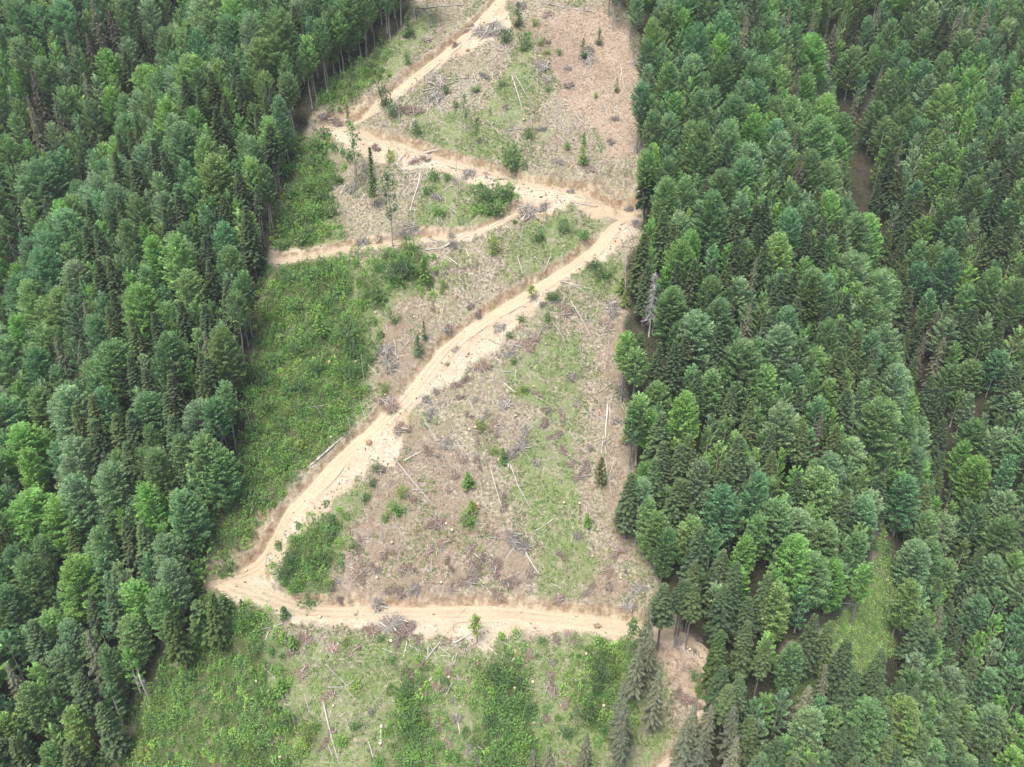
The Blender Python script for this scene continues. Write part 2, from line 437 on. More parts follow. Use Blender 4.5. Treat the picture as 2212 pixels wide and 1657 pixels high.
# ------------------------------------------------------------------ ground material
def mat_ground():
    n = N('hillside_ground')
    A = n.new('ShaderNodeSeparateColor'); n.t.links.new(n.attr('area_a').outputs['Color'], A.inputs[0])
    B = n.new('ShaderNodeSeparateColor'); n.t.links.new(n.attr('area_b').outputs['Color'], B.inputs[0])
    spoil, green, pink = A.outputs
    forest, bank, slash = B.outputs
    f1, f2, f3 = n.noise(1.1, 6, .72), n.noise(.28, 6, .68, 5), n.noise(3.5, 4, .7, 9)
    f4 = n.noise(.09, 5, .65, 13)
    f6 = n.noise(.16, 4, .6, 33)
    dry = n.mix(n.rng(f1, .38, .62), (.10, .082, .06), (.45, .395, .30))
    grass = n.mix(n.rng(f3, .35, .65), (.125, .15, .06), (.32, .33, .175))
    c = n.mix(n.rng(n.math('ADD', f2, n.math('MULTIPLY', f4, .6)), .76, 1.0, 0, .75), dry, grass)
    c = n.mix(n.rng(f6, .50, .66, 0, .5), c, n.mix(n.rng(f3, .35, .65), (.115, .085, .06), (.33, .265, .20)))
    c = n.mix(n.math('MULTIPLY', pink, n.rng(f2, .3, .6, .35, .95)), c, n.mix(n.rng(f1, .35, .65), (.25, .175, .125), (.47, .365, .28)))
    c = n.mix(n.math('MULTIPLY', slash, n.rng(f2, .4, .58, .0, .8)), c, n.mix(n.rng(f3, .35, .65), (.14, .10, .07), (.36, .27, .20)))
    c = n.mix(n.math('MULTIPLY', green, n.rng(f2, .36, .53, .2, .95)), c, n.mix(n.rng(f3, .3, .7), (.075, .125, .035), (.20, .29, .085)))
    c = n.mix(n.math('MULTIPLY', n.attr('dense').outputs['Fac'], n.rng(f2, .36, .5, .35, 1)), c, n.mix(n.rng(f3, .35, .65), (.028, .042, .015), (.085, .125, .035)))  # near-black green: shade in the gaps between thicket bushes, painted into the ground
    soil = n.mix(n.rng(f1, .3, .7), (.345, .28, .195), (.60, .535, .42))
    c = n.mix(n.math('MULTIPLY', n.attr('dense').outputs['Fac'], n.rng(f2, .36, .5, .35, 1)), c, n.mix(n.rng(f3, .35, .65), (.028, .042, .015), (.085, .125, .035)))  # the painted gap shade of the thicket, laid on once more
    soil = n.mix(n.rng(f4, .45, .62), soil, n.mix(n.rng(f3, .3, .7), (.33, .235, .145), (.54, .44, .315)))
    c = n.mix(n.math('MULTIPLY', spoil, n.rng(n.math('ADD', f1, f2), .72, .9, .35, 1.)), c, soil)
    c = n.mix(bank, c, n.mix(n.rng(f2, .42, .6), n.mix(n.rng(f1, .35, .65), (.19, .125, .07), (.40, .29, .175)), n.mix(n.rng(f1, .35, .65), (.36, .27, .175), (.62, .53, .39))))
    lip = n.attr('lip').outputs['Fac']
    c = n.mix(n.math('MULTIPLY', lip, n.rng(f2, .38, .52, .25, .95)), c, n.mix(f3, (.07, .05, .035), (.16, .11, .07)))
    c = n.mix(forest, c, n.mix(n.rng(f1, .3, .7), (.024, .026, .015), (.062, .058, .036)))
    f5 = n.noise(9., 3, .7, 21)
    c = n.mix(n.math('MULTIPLY', n.rng(f5, .52, .68), n.rng(spoil, 0, 1, .55, .38)), c, (.075, .06, .045))
    c = n.mix(n.rng(f5, .42, .30, 0, .5), c, n.mix(.6, c, (.62, .57, .48)))
    n.bump(n.math('ADD', f1, n.math('MULTIPLY', f3, .5)), .6, .3)
    return n.color(c)
M_GROUND = mat_ground()
def mat_road():
    n = N('road_dirt')
    g = n.attr('across').outputs['Fac']
    f1, f2 = n.noise(1.6, 6, .7), n.noise(.35, 5, .6, 4)
    c = n.mix(n.rng(f1, .3, .7), (.33, .255, .165), (.56, .47, .335))
    c = n.mix(n.rng(f2, .4, .65, 0, .75), c, (.47, .385, .275))
    c = n.mix(n.math('MULTIPLY', g, n.rng(f1, .3, .6, .5, 1.)), c, (.30, .24, .175))    # packed wheel tracks
    n.bump(f1, .6, .15)
    return n.color(c)
M_ROAD = mat_road()

# ------------------------------------------------------------------ the hillside: one sheet, fine across the clearing, coarse in the woods
def axis(lo, a, b, hi, fine, coarse):
    return np.concatenate([np.arange(lo, a, coarse), np.arange(a, b, fine), np.arange(b, hi + coarse, coarse)])
ax = axis(-470, -122, 122, 470, .45, 4.0); ay = axis(-150, 98, 408, 690, .45, 4.0)
X, Y = np.meshgrid(ax, ay, indexing='ij')
xf, yf = X.ravel(), Y.ravel()
zn = natural(xf, yf)
q = road_query(xf, yf)
zf = carve(xf, yf, zn, q, under=.16)
Z = zf.reshape(X.shape)
clr = cleared(xf, yf, 3.0)
spoil = area('spoil', xf, yf, 3.5).astype(float)
spoil[~clr] *= .6
Zg = np.hypot(np.gradient(Z, ax, axis=0), np.gradient(Z, ay, axis=1)).ravel()
near = np.min([np.where(s > -1, d, 99) for d, s, zc, w in q], 0)
bank = sstep(1.2, 1.75, Zg) * (near < 8)
onroad = np.min([d - w for d, s, zc, w in q] + [np.hypot(xf - c[0], yf - c[1]) - r for c, r, _ in PADS], 0) < .4
spoil = np.maximum(spoil, onroad)
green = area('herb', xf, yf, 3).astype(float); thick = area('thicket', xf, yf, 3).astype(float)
green = np.clip(green * .7 + thick * .5, 0, 1)
pink = area('pink', xf, yf, 8).astype(float); slash = area('slash', xf, yf, 6).astype(float)
def blur(a, it=2):
    a = a.reshape(X.shape)
    for _ in range(it):
        p = np.pad(a, 1, mode='edge')
        a = (p[:-2, 1:-1] + p[2:, 1:-1] + p[1:-1, :-2] + p[1:-1, 2:] + 2 * p[1:-1, 1:-1]) / 6
    return a.ravel()
cutd = zn - zf
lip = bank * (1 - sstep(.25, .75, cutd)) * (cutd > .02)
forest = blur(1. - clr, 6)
nx, ny = X.shape
ii = (np.arange(nx - 1)[:, None] * ny + np.arange(ny - 1)[None]).ravel()
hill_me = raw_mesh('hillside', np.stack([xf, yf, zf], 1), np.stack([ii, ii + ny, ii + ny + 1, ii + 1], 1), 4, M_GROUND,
                   {'area_a': np.stack([blur(spoil), blur(green, 4), blur(pink, 8)], 1), 'area_b': np.stack([forest, blur(bank, 1), blur(slash, 6)], 1), 'lip': blur(lip, 1), 'dense': blur(thick, 9) * .8}, smooth=True)  # dense: mask for the shade painted under the thicket
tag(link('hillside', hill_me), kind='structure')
for r in ROADS:                               # the track itself: a crowned strip with two wheel ruts
    c, w = r['c'], r['w']
    u = np.linspace(-1, 1, 15)
    wv = w + .35 + .55 * fbm(c[:, 0], c[:, 1], 7, 3, 14.)
    P = c[:, None] + r['n'][:, None] * (u[None] * wv[:, None])[..., None]
    n1 = fbm(P[..., 0], P[..., 1], 2.3, 3, 4.2)
    rut = np.exp(-((np.abs(u) * w - .95) / .3) ** 2)[None]
    wander = .55 * fbm(c[:, 0], c[:, 1], 30, 2, 2.)[:, None]
    rut = np.exp(-((np.abs(u[None] * w + wander) - .95) / .3) ** 2)
    rut = rut * np.clip(.55 + 1.1 * fbm(P[..., 0], P[..., 1], 8, 3, 6.), 0, 1) + .8 * np.exp(-((np.abs(u[None] * w - wander * 1.7 + .3) - .7) / .22) ** 2) * np.clip(.1 + 1.6 * fbm(P[..., 0], P[..., 1], 11, 2, 16.), 0, 1)
    z = r['z'][:, None] + .05 + .16 * n1 - .16 * rut - .45 * sstep(.84, 1., np.abs(u))[None]
    V = np.concatenate([P, z[..., None]], 2).reshape(-1, 3)
    m = len(u)
    jj = (np.arange(len(c) - 1)[:, None] * m + np.arange(m - 1)[None]).ravel()
    me = raw_mesh('dirt_road', V, np.stack([jj, jj + 1, jj + m + 1, jj + m], 1), 4, M_ROAD, {'across': rut.ravel()}, smooth=True)
    tag(link('dirt_road', me), kind='structure')

# ------------------------------------------------------------------ trees
UP = np.array([0, 0, 1.])
def trunk_path(g, H, lean=.25, n=8):
    t = np.linspace(0, 1, n)
    wx = np.cumsum(g.normal(0, lean / n, n)); wy = np.cumsum(g.normal(0, lean / n, n))
    return np.stack([wx - wx[0], wy - wy[0], t * H - .8 * (1 - t)], 1)
def along(path, z):
    return np.array([np.interp(z, path[:, 2], path[:, 0]), np.interp(z, path[:, 2], path[:, 1]), z])
def make_beech(seed, H=25., base=.26, Rc=5.2, nb=92, leaf=.62, loose=1.25, up=1.0):
    g = np.random.default_rng(seed)
    T, L = Tubes(), Leaves()
    path = trunk_path(g, H * .86, 1.2)
    T.bar(path, np.linspace(.34, .07, len(path)), 8)
    hc = H * (base + (1 - base) * .36)
    lump = g.uniform(.78, 1.15, 7)
    def prof(h, az):
        r = np.where(h > hc, np.sqrt(np.clip(1 - ((h - hc) / (H * 1.01 - hc)) ** 2, 0, 1)) ** 1.05, 1 - .5 * ((hc - h) / max(hc - H * base, .1)) ** 1.4)
        k = az / (2 * math.pi) * 7 % 7
        a = int(k) % 7; f = k - int(k)
        return Rc * r * (lump[a] * (1 - f) + lump[(a + 1) % 7] * f)
    for i in range(nb):
        u = ((i + .5) / nb) ** .85
        az = i * 2.39996 + g.normal(0, .25)
        ht = H * (base + (1 - base) * u)
        rt = float(prof(np.float64(ht), az % (2 * math.pi))) * g.uniform(.72, 1.08)
        out = np.array([math.cos(az), math.sin(az), 0])
        rise = rt * (.35 + .75 * u) * up + .5
        o = along(path, min(max(ht - rise, H * base * .9), H * .84))
        tip = along(path, min(ht, H * .84)); tip = np.array([tip[0], tip[1], ht]) + out * rt
        mid = (o + tip) / 2 + UP * (.10 * rt) + g.normal(0, .25, 3)
        if i % 7 == 0 and u < .8:
            tt = np.linspace(0, .8, 5)[:, None]
            T.bar((1 - tt) ** 2 * o + 2 * tt * (1 - tt) * mid + tt ** 2 * tip, np.linspace(.11, .03, 5), 5)
        ln = np.linalg.norm(tip - o)
        m = max(4, int(ln * 1.9))
        t = np.linspace(.38 if u < .85 else .15, 1, m)[:, None]
        p = (1 - t) ** 2 * o + 2 * t * (1 - t) * mid + t ** 2 * tip
        d = unit(2 * (1 - t) * (mid - o) + 2 * t * (tip - mid))
        sidev = unit(np.cross(d, UP + g.normal(0, .22, 3)))
        pl = unit(np.cross(sidev, d))
        bt = np.clip(g.normal(.5, .20), .08, .95)
        for sg in (-1, 1):
            tl = (.40 + .95 * (1 - t[:, 0])) * (Rc / 5.2) * g.uniform(.6, 1.25, m)
            td = unit(d * .75 + sidev * sg * .8)
            for k in (.25, .6, 1.0):
                keep = g.random(m) < .93
                c = p + td * (tl * k)[:, None] - UP * (.12 * k * k * tl)[:, None] + g.normal(0, .13 * loose, (m, 3))
                dd = td + g.normal(0, .42, (m, 3)) - UP * .12
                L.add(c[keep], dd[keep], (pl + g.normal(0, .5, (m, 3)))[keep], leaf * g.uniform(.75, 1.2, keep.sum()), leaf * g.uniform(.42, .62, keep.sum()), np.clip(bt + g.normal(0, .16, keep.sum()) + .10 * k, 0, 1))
        L.add(p + g.normal(0, .1, p.shape), d + g.normal(0, .2, d.shape), pl + g.normal(0, .3, d.shape), leaf, leaf * .55, np.clip(bt + g.normal(0, .1, m), 0, 1))
    return T.mesh('trunk', M_BARK), L.mesh('crown', M_BEECH), H
def make_fir(seed, H=26., base=.25, Rb=3.1, top=1.35, gap=.72, per=9, droop=.18, spruce=False):
    g = np.random.default_rng(seed)
    T, L = Tubes(), Leaves()
    path = trunk_path(g, H * .985, .35)
    T.bar(path, np.linspace(.36, .05, len(path)) , 8)
    for k in range(7):                        # dry stubs under the crown
        z = H * base * g.uniform(.45, 1.0); a = g.uniform(0, 6.28); o = along(path, z)
        T.bar(np.array([o, o + np.array([math.cos(a), math.sin(a), -.1]) * g.uniform(.5, 1.5)]), [.035, .015], 4)
    z = H * base
    while z < H * .992:
        u = (z / H - base) / (1 - base)
        if spruce: rad = Rb * ((1 - u) ** .82 * .97 + .03) * min(1., .72 + u * 2.2)
        else: rad = Rb * (1 - u ** 1.9 * .90) * (1 - u * .28) * min(1., .70 + u * 2.0)
        rad *= g.uniform(.84, 1.12)
        n = max(4, int(per * (.6 + .4 * min(1, rad / 2)) + g.normal(0, .7)))
        a0 = g.uniform(0, 6.28)
        for j in range(n):
            az = a0 + j * 2 * math.pi / n + g.normal(0, .14)
            r = rad * (g.uniform(.74, 1.12) if not spruce else g.uniform(.5, 1.2))
            if g.random() < .05: continue
            out = np.array([math.cos(az), math.sin(az), 0]); sv = np.array([-out[1], out[0], 0])
            m = max(2, int(r / .38))
            t = np.linspace(.22, 1, m)
            if spruce:
                p = along(path, z) + out * (t * r)[:, None] + UP * (.10 * r * t - .50 * r * t ** 2 + .16 * r * t ** 4)[:, None]
            else:
                lift = .38 * u + .02
                p = along(path, z) + out * (t * r)[:, None] + UP * (lift * r * t - droop * r * t ** 2 * (1 - .5 * u))[:, None]
            d = unit(np.gradient(p, axis=0)) if m > 1 else np.repeat(out[None], m, 0)
            bt = np.clip(g.normal(.30, .10), .05, .6)
            tl = (.30 + .62 * (1 - t) * r / 2.0 + .12) * (1.0 if not spruce else .85)
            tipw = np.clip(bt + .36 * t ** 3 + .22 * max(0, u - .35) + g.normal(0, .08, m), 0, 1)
            for sg in (-1, 1):
                td = unit(d * .8 + sv * sg * .75)
                c = p + td * (tl * .5)[:, None]
                if spruce:
                    L.add(c - UP * .10, td - UP * .75 + g.normal(0, .15, c.shape), sv * sg * .5 + UP * .5 + out * .6, tl * 1.5 + .30, .42, tipw * .9)
                else:
                    L.add(c + g.normal(0, .05, c.shape), td - UP * .10 + g.normal(0, .12, c.shape), UP + g.normal(0, .2, c.shape), tl * 1.25 + .25, .46, tipw)
                    L.add(c - UP * .22, td - UP * .45, UP + out * .6, tl * .9 + .2, .40, tipw * .5)
            L.add(p, d, UP + g.normal(0, .15, p.shape), .62, .42, tipw)
        z += gap * g.uniform(.82, 1.18) * (1 - .35 * u)
    tz = along(path, H * .985)
    L.add(tz + g.normal(0, .1, (7, 3)), np.column_stack([g.normal(0, .5, (7, 2)), np.ones(7)]), g.normal(0, 1, (7, 3)), .7, .3, .75)
    return T.mesh('trunk', M_FIRBARK), L.mesh('crown', M_SPRUCE if spruce else M_FIR), H
def make_bare(seed, H=20., n=40, Rb=2., broken=False, conifer=True, mat=None, th=1.):
    """a dead tree: the trunk, and the bare branches as one ragged crown"""
    g = np.random.default_rng(seed)
    T, B = Tubes(), Tubes()
    path = trunk_path(g, H, .8)
    T.bar(path, np.linspace(.30, .14 if broken else .03, len(path)), 8)
    for i in range(n):
        u = g.uniform(.25, .98) if not broken else g.uniform(.55, .99)
        a = g.uniform(0, 6.28); o = along(path, H * u)
        r = Rb * (1.15 - u if conifer else g.uniform(.5, 1.1)) * g.uniform(.6, 1.2)
        out = np.array([math.cos(a), math.sin(a), 0])
        t = np.linspace(0, 1, 5)[:, None]
        dz = -.35 * t ** 1.5 if conifer else .9 * t
        p = o + out * t * r + UP * dz * r + np.cumsum(g.normal(0, .05, (5, 3)), 0)
        B.bar(p, np.linspace(.05, .012, 5) * th, 4)
        for k in range(5):
            j = g.integers(1, 5); e = p[j] + out * g.uniform(.1, .5) + g.normal(0, .35, 3) - (UP * .25 if conifer else -UP * .2)
            B.bar(np.array([p[j], e]), [.022 * th, .008 * th], 3)
    return T.mesh('trunk', M_DEAD), B.mesh('branches', mat or M_DEAD), H
def make_shrub(seed, H=2.5, Rr=1.5, n=150, leaf=.42, conifer=False, stem=0.0):
    """young tree or bush: several leafy shoots from the ground"""
    g = np.random.default_rng(seed)
    T, L = Tubes(), Leaves()
    if conifer:
        p = np.array([[0, 0, -.3], [0.02, .01, H * .5], [0, 0, H * .97]])
        T.bar(p, [.07, .05, .02], 6)
        z = H * (.08 + stem)
        while z < H:
            u = z / H; r = Rr * (1 - u) ** .8 + .12
            for j in range(7):
                a = g.uniform(0, 6.28); o = np.array([math.cos(a), math.sin(a), 0])
                t = np.linspace(.35, 1, max(2, int(r / .3)))
                c = np.array([0, 0, z]) + o * (t * r * g.uniform(.8, 1.1))[:, None] + UP * (.25 * t * r)[:, None]
                L.add(c, o + g.normal(0, .4, c.shape), UP + g.normal(0, .3, c.shape), leaf * 1.4, leaf * .9, np.clip(.35 + .4 * t + g.normal(0, .1, len(t)), 0, 1))
            z += .28
    else:
        for s in range(9):
            a = g.uniform(0, 6.28); rr = Rr * math.sqrt(g.random()) * .75
            tip = np.array([math.cos(a) * rr, math.sin(a) * rr, H * g.uniform(.55, 1.0) * (1 - .35 * rr / Rr)])
            b = np.array([tip[0] * .15, tip[1] * .15, -.3])
            T.bar(np.array([b, (b + tip) / 2 + g.normal(0, .08, 3), tip]), [.05, .035, .012], 5)
            m = n // 9
            t = g.uniform(max(.2, stem), 1.05, m)[:, None]
            w = Rr * .42
            c = b * (1 - t) + tip * t + g.normal(0, 1, (m, 3)) * np.array([w, w, w * .7]) * (.5 + .5 * (1 - np.abs(2 * t - 1.2)))
            c[:, 2] = np.maximum(c[:, 2], .1)
            d = unit(c - (b * .5 + tip * .5) + g.normal(0, .3, c.shape)) + UP * .15
            bt = g.normal(.5, .15)
            L.add(c, d + g.normal(0, .3, c.shape), UP + g.normal(0, .45, c.shape), leaf * g.uniform(.8, 1.3, m), leaf * .6, np.clip(bt + g.normal(0, .14, m), 0, 1))
    return T.mesh('stem', M_FIRBARK if conifer else M_BARK), L.mesh('foliage', M_FIR if conifer else M_BEECH), H
def make_slender(seed, H=12., base=.35, Rc=1.3, n=26, leaf=.5):
    """a thin lanky young tree left standing, with a narrow loose crown"""
    g = np.random.default_rng(seed)
    T, L = Tubes(), Leaves()
    path = trunk_path(g, H, .7)
    T.bar(path, np.linspace(.12, .02, len(path)), 6)
    for i in range(n):
        u = base + (1 - base) * (i + .5) / n; a = g.uniform(0, 6.28); o = along(path, H * u)
        r = Rc * math.sin(math.pi * min(1, (u - base) / (1 - base) * .8 + .22)) ** .6 * g.uniform(.5, 1.15)
        out = np.array([math.cos(a), math.sin(a), .35])
        T.bar(np.array([o, o + out * r]), [.025, .01], 4)
        m = 9
        t = g.uniform(.3, 1.1, (m, 1))
        c = o + out * t * r + g.normal(0, .28, (m, 3))
        L.add(c, out + g.normal(0, .5, (m, 3)), UP + g.normal(0, .4, (m, 3)), leaf, leaf * .6, np.clip(g.normal(.5, .15) + g.normal(0, .12, m), 0, 1))
    return T.mesh('trunk', M_BARK), L.mesh('crown', M_BEECH), H

PROTO = {
    'beech_tree': [make_beech(s, H, b, r, nb) for s, H, b, r, nb in ((1, 25, .14, 5.3, 215), (2, 27, .18, 5.8, 230), (3, 23, .12, 5.1, 205), (4, 27, .20, 4.3, 190), (5, 24, .14, 6.2, 235), (6, 28, .18, 5.2, 220), (7, 22, .14, 4.6, 185), (8, 26, .22, 3.9, 180))],
    'tall_beech': [make_beech(s, H, b, r, nb) for s, H, b, r, nb in ((21, 27, .48, 3.9, 105), (22, 26, .42, 3.5, 100), (23, 28, .52, 3.7, 95))],
    'woods': [make_beech(s, H, b, r, nb, leaf=.88) for s, H, b, r, nb in ((11, 25, .2, 5.4, 82), (12, 27, .22, 5.2, 86), (13, 24, .18, 5.8, 86), (17, 26, .24, 4.4, 75))],
    'woods_small': [make_beech(s, H, b, r, nb, leaf=1.15) for s, H, b, r, nb in ((14, 25, .12, 5.6, 42), (15, 24, .14, 5.2, 40), (16, 26, .12, 5.0, 40))],
    'fir_tree': [make_fir(s, H, b, r) for s, H, b, r in ((31, 26, .20, 4.1), (32, 24, .18, 3.8), (33, 28, .24, 4.2), (34, 25, .20, 3.5), (35, 27, .22, 4.5))],
    'tall_fir': [make_fir(s, H, b, r) for s, H, b, r in ((41, 27, .52, 2.9), (42, 25, .48, 3.0), (43, 28, .56, 2.8))],
    'spruce_tree': [make_fir(s, H, b, r, gap=.88, per=7, spruce=True) for s, H, b, r in ((51, 28, .16, 3.9), (52, 26, .20, 3.5), (53, 29, .24, 4.0))],
}
PART = {'shrub': ('stem', 'foliage'), 'young_fir': ('stem', 'foliage'), 'dead_tree': ('trunk', 'branches')}
NAME = {'tall_beech': 'beech_tree', 'tall_fir': 'fir_tree'}
def plant(name, proto, x, y, z, s, color=None, rot=None, tilt=(0, 0)):
    e = bpy.data.objects.new(name, None)
    COL.objects.link(e)
    e.empty_display_size = .5
    e.location = (float(x), float(y), float(z)); e.scale = (s[0], s[0], s[1])
    e.rotation_euler = (tilt[0], tilt[1], rng.uniform(0, 6.28) if rot is None else rot)
    pn = PART.get(name, ('trunk', 'crown'))
    link(pn[0], proto[0], e)
    c = link(pn[1], proto[1], e)
    if color is not None:
        c.color = (*color, 1)
    return e

# ------------------------------------------------------------------ what singles a thing out: look + nearest landmark (+ order of distance)
LM = [("lowest hairpin bend", 500, 1255), ("upper hairpin bend", 715, 272), ("right hairpin bend", 1370, 465), ("lower road", 820, 1324), ("lower road's middle", 1150, 1328),
      ("lower road's right end", 1420, 1366), ("spur track", 870, 520), ("spur track's end", 620, 560), ("diagonal road's middle", 900, 840),
      ("diagonal road's upper end", 1200, 597), ("diagonal road's lower end", 640, 1095), ("top road", 930, 140), ("upper road", 985, 350), ("upper road's right end", 1240, 412),
      ("bleached dead spruce", 1410, 660), ("pale broken snag", 315, 1500), ("green glade", 1860, 1380), ("reddish top soil", 1290, 200), ("big dark bush", 1068, 440),
      ("bramble strip", 1200, 1010), ("right forest edge", 1375, 900), ("bottom thicket", 1090, 1550), ("lower left thicket", 450, 1500), ("dense thicket", 640, 800),
      ("upper log jam", 880, 440), ("grey top tangle", 1060, 80), ("brown slash triangle", 900, 1200), ("bottom bare slope", 760, 1480), ("bottom spruces", 1380, 1600)]
LMA = np.array([l[1:] for l in LM], float)
PENDING = {}
ORD = ["nearest", "second nearest", "third nearest", "fourth nearest", "fifth nearest", "sixth nearest", "seventh nearest", "eighth nearest", "ninth nearest", "tenth nearest"]
def place_label(o, desc, cat, group, P):
    """queue a label 'DESC above the LANDMARK', with an order of distance where several would read alike"""
    p = to_pix(np.array(P, float))[0][0]
    d = np.hypot(*(LMA - p).T); k = int(d.argmin()); v = p - LMA[k]
    if d[k] < 30: rel = "beside"
    elif abs(v[1]) > abs(v[0]): rel = "below" if v[1] > 0 else "above"
    else: rel = "right of" if v[0] > 0 else "left of"
    tag(o, None, cat, group)
    PENDING.setdefault((desc, rel, LM[k][0]), []).append((d[k], o))
def flush_labels():
    for (desc, rel, lm), rows in PENDING.items():
        rows.sort(key=lambda r: r[0])
        for i, (_, o) in enumerate(rows):
            o['label'] = f"{desc} {rel} the {lm}" + ("" if len(rows) == 1 else f", {ORD[i]} to it" if i < len(ORD) else f", {i + 1}th nearest to it")

# ------------------------------------------------------------------ conifers, by the tops seen in the photograph
CF_A = "700,60,r 590,0,s 480,80,f 630,160,r 560,210,r 200,440,r 180,610,s 200,720,s 540,470,s 345,600,s 930,350,f 1210,150,f 870,160,f 790,320,f 1510,415,f 1270,560,f 1360,450,f 1180,480,f 1545,480,f 1400,690,f 1430,610,f 870,760,f 760,850,f 840,840,f 640,870,f 980,890,f 1060,960,f 720,970,f 860,1020,f 1740,800,t 1820,420,t 1700,610,f 1720,520,f 1650,690,f 1530,1080,f 1640,940,t 1600,1040,t 1430,1260,f 1570,1325,f 1640,1190,t 540,1450,f 620,1440,f 760,1250,f 1140,1200,f 1050,1340,f 280,1260,f 1730,70,f 1890,30,t 1740,560,f 560,1270,f 1300,1515,f 1960,150,t 420,210,s 1000,250,f".split()
CF_C = "140,20,f 440,60,s 430,110,s 700,30,s 860,60,s 950,10,f 850,150,s 1000,160,r 1130,60,f 940,220,r 960,350,s 1290,20,s 1280,440,s 720,360,r 750,440,r 1150,560,s 780,980,r 760,850,r 1050,1020,s 1370,980,f 1430,910,s 1410,1060,f 1280,1180,f 1470,1250,f 1560,1230,f 1010,1220,f 1040,1270,f 360,1330,f 490,1310,f 500,1430,f 540,1270,f 370,1520,f 840,1370,f 940,1380,f 1010,1390,f 1040,1450,f 830,1500,f 930,1510,f 1340,1480,f 1450,1510,f 1890,60,s 2000,10,s 2120,30,s 2170,150,f 2100,200,f 2120,430,f 1720,140,f 1700,60,f 2070,850,f 2170,970,f 2040,1180,f 2110,1110,f 2150,1400,f 2060,1450,f 900,1200,f 550,1560,f 1960,110,s 1830,20,s 620,500,f 300,900,f 170,1150,f".split()
CF_D = "620,30,f 690,10,f 710,220,f 690,330,f 850,390,f 550,290,s 990,360,f 1170,290,f 1310,310,f 1300,480,s 490,540,f 340,510,s 840,640,f 930,710,f 1280,610,f 1320,660,f 1320,770,f 1090,760,f 1060,880,f 560,890,f 480,960,f 590,1050,f 740,1020,f 830,990,f 810,1190,f 1090,1010,t 1440,150,f 1330,20,f".split()
CF_F = "100,20,f 210,20,f 310,40,f 320,200,f 460,300,s 490,10,s 250,430,f 40,500,f 100,740,f 600,320,f 650,110,f 730,90,f 860,120,g 960,250,f 1080,240,f 770,255,f 1220,290,f 1055,410,f 1160,455,f 1050,590,f 1120,610,f 1240,690,f 1260,590,f 1480,190,f 1440,30,f 1220,140,f 1430,500,f 1460,470,f 1520,650,f 1570,510,r 1560,390,f 1660,350,r 2090,420,f 1700,520,s 1700,810,f 1630,770,f 340,830,f 470,940,f 1090,850,f 370,1160,f 90,1150,f 810,1080,t 790,850,f 910,1000,r 1380,1120,f 1000,1090,f 770,1390,t 1320,1390,f 310,1310,f 20,1440,f 590,1100,f 600,1240,f 1060,1490,f 1690,1260,f 1680,1390,f 1610,1470,f 1710,1050,f 2170,690,f 0,1200,f 1900,330,f".split()
CF_G = "790,40,f 900,60,f 560,540,f 690,510,t 540,750,s 500,1040,t 30,980,s 440,90,g 1090,640,g 1330,540,g 50,1470,f 190,720,f 650,1250,f 420,1500,f".split()
CF_I = "120,100,f 270,240,f 380,330,f 110,280,t 40,420,t 100,480,t 310,470,f 570,400,f 450,545,f 270,780,g 440,700,f 560,830,t 890,680,f 970,710,f 1080,830,f 1310,890,f 1310,1010,f 1290,1110,f 960,1000,s 1120,1010,f 830,1110,s 1670,430,f 1580,650,f 1680,610,s 1760,570,f 1800,740,f 1890,940,f 1840,1030,f 1700,1080,f 1450,1080,f 1340,1270,f 1800,1210,f 1870,1360,f 1940,220,f 1680,60,s 280,1050,f 410,1050,t 310,1150,t 90,1270,s 180,1270,s 70,1370,s 160,1410,s 360,1310,s 470,1320,f 380,1450,s 1050,1390,f 1150,1390,f 1340,1450,f 1420,1500,f 930,1600,f 1130,1580,f 1530,1130,f 1760,1390,f 640,1480,f 750,1560,f 1250,1600,f 1560,1430,f 1640,1560,f 1830,1580,f 2000,1560,f 530,1560,f 850,1620,f".split()
CF_H = "2095,480,t 1990,600,s 2010,740,s 1920,855,S 2040,1010,s 1820,1100,s 1830,1210,s 1830,1330,S 1580,1400,s 1250,1530,s 1350,1500,s 2205,440,t".split()
CF_E = "1980,40,f 1930,490,t 1870,1380,f 2180,30,f 2170,540,f 2100,400,f 2080,990,f 2100,1200,f 2040,1290,f 2180,1440,f 2090,210,f 2050,560,f".split()
CF_B = "1990,950,f 1950,1490,f 2100,1350,f 2150,1440,f".split()
def hides(x, y, h):
    z = hn(np.array([x]), np.array([y]))[0]
    a, b = to_pix(np.array([[x, y, z], [x, y, z + h]]))[0]
    if a[1] < 722: return False
    t = np.clip(np.dot(np.array([1408, 668]) - a, b - a) / np.dot(b - a, b - a), 0, 1)
    return np.hypot(*(a + (b - a) * t - [1408, 668])) < 46
conif = []                                    # (x, y, height scale, kind, colour)
PAL_F = [(0.143, 0.222, 0.105), (0.120, 0.192, 0.102), (0.166, 0.234, 0.102), (0.144, 0.209, 0.112), (0.111, 0.182, 0.098)]
PAL_S = [(0.230, 0.254, 0.159), (0.205, 0.234, 0.154), (0.253, 0.265, 0.170)]
for ox, oy, rows in ((0, 0, CF_A), (1700, 0, CF_C), (0, 640, CF_D), (1700, 640, CF_F), (0, 1278, CF_G), (1700, 1278, CF_I), (850, 1278, CF_H), (850, 640, CF_E), (850, 0, CF_B)):
    pts = [r.split(',') for r in rows]
    pp = crop(ox, oy, [(float(a), float(b)) for a, b, _ in pts])
    kinds = [k for *_, k in pts]
    hs = rng.uniform(.84, 1.06, len(pp))
    xy = at(pp, 26.5 * hs)
    for (x, y), h, k in zip(xy, hs, kinds):
        if not hides(x, y, 26): conif.append((x, y, h, k))
used = np.array([c[:2] for c in conif])
TREES = []                                    # (name, Empty, x, y, z, tone)
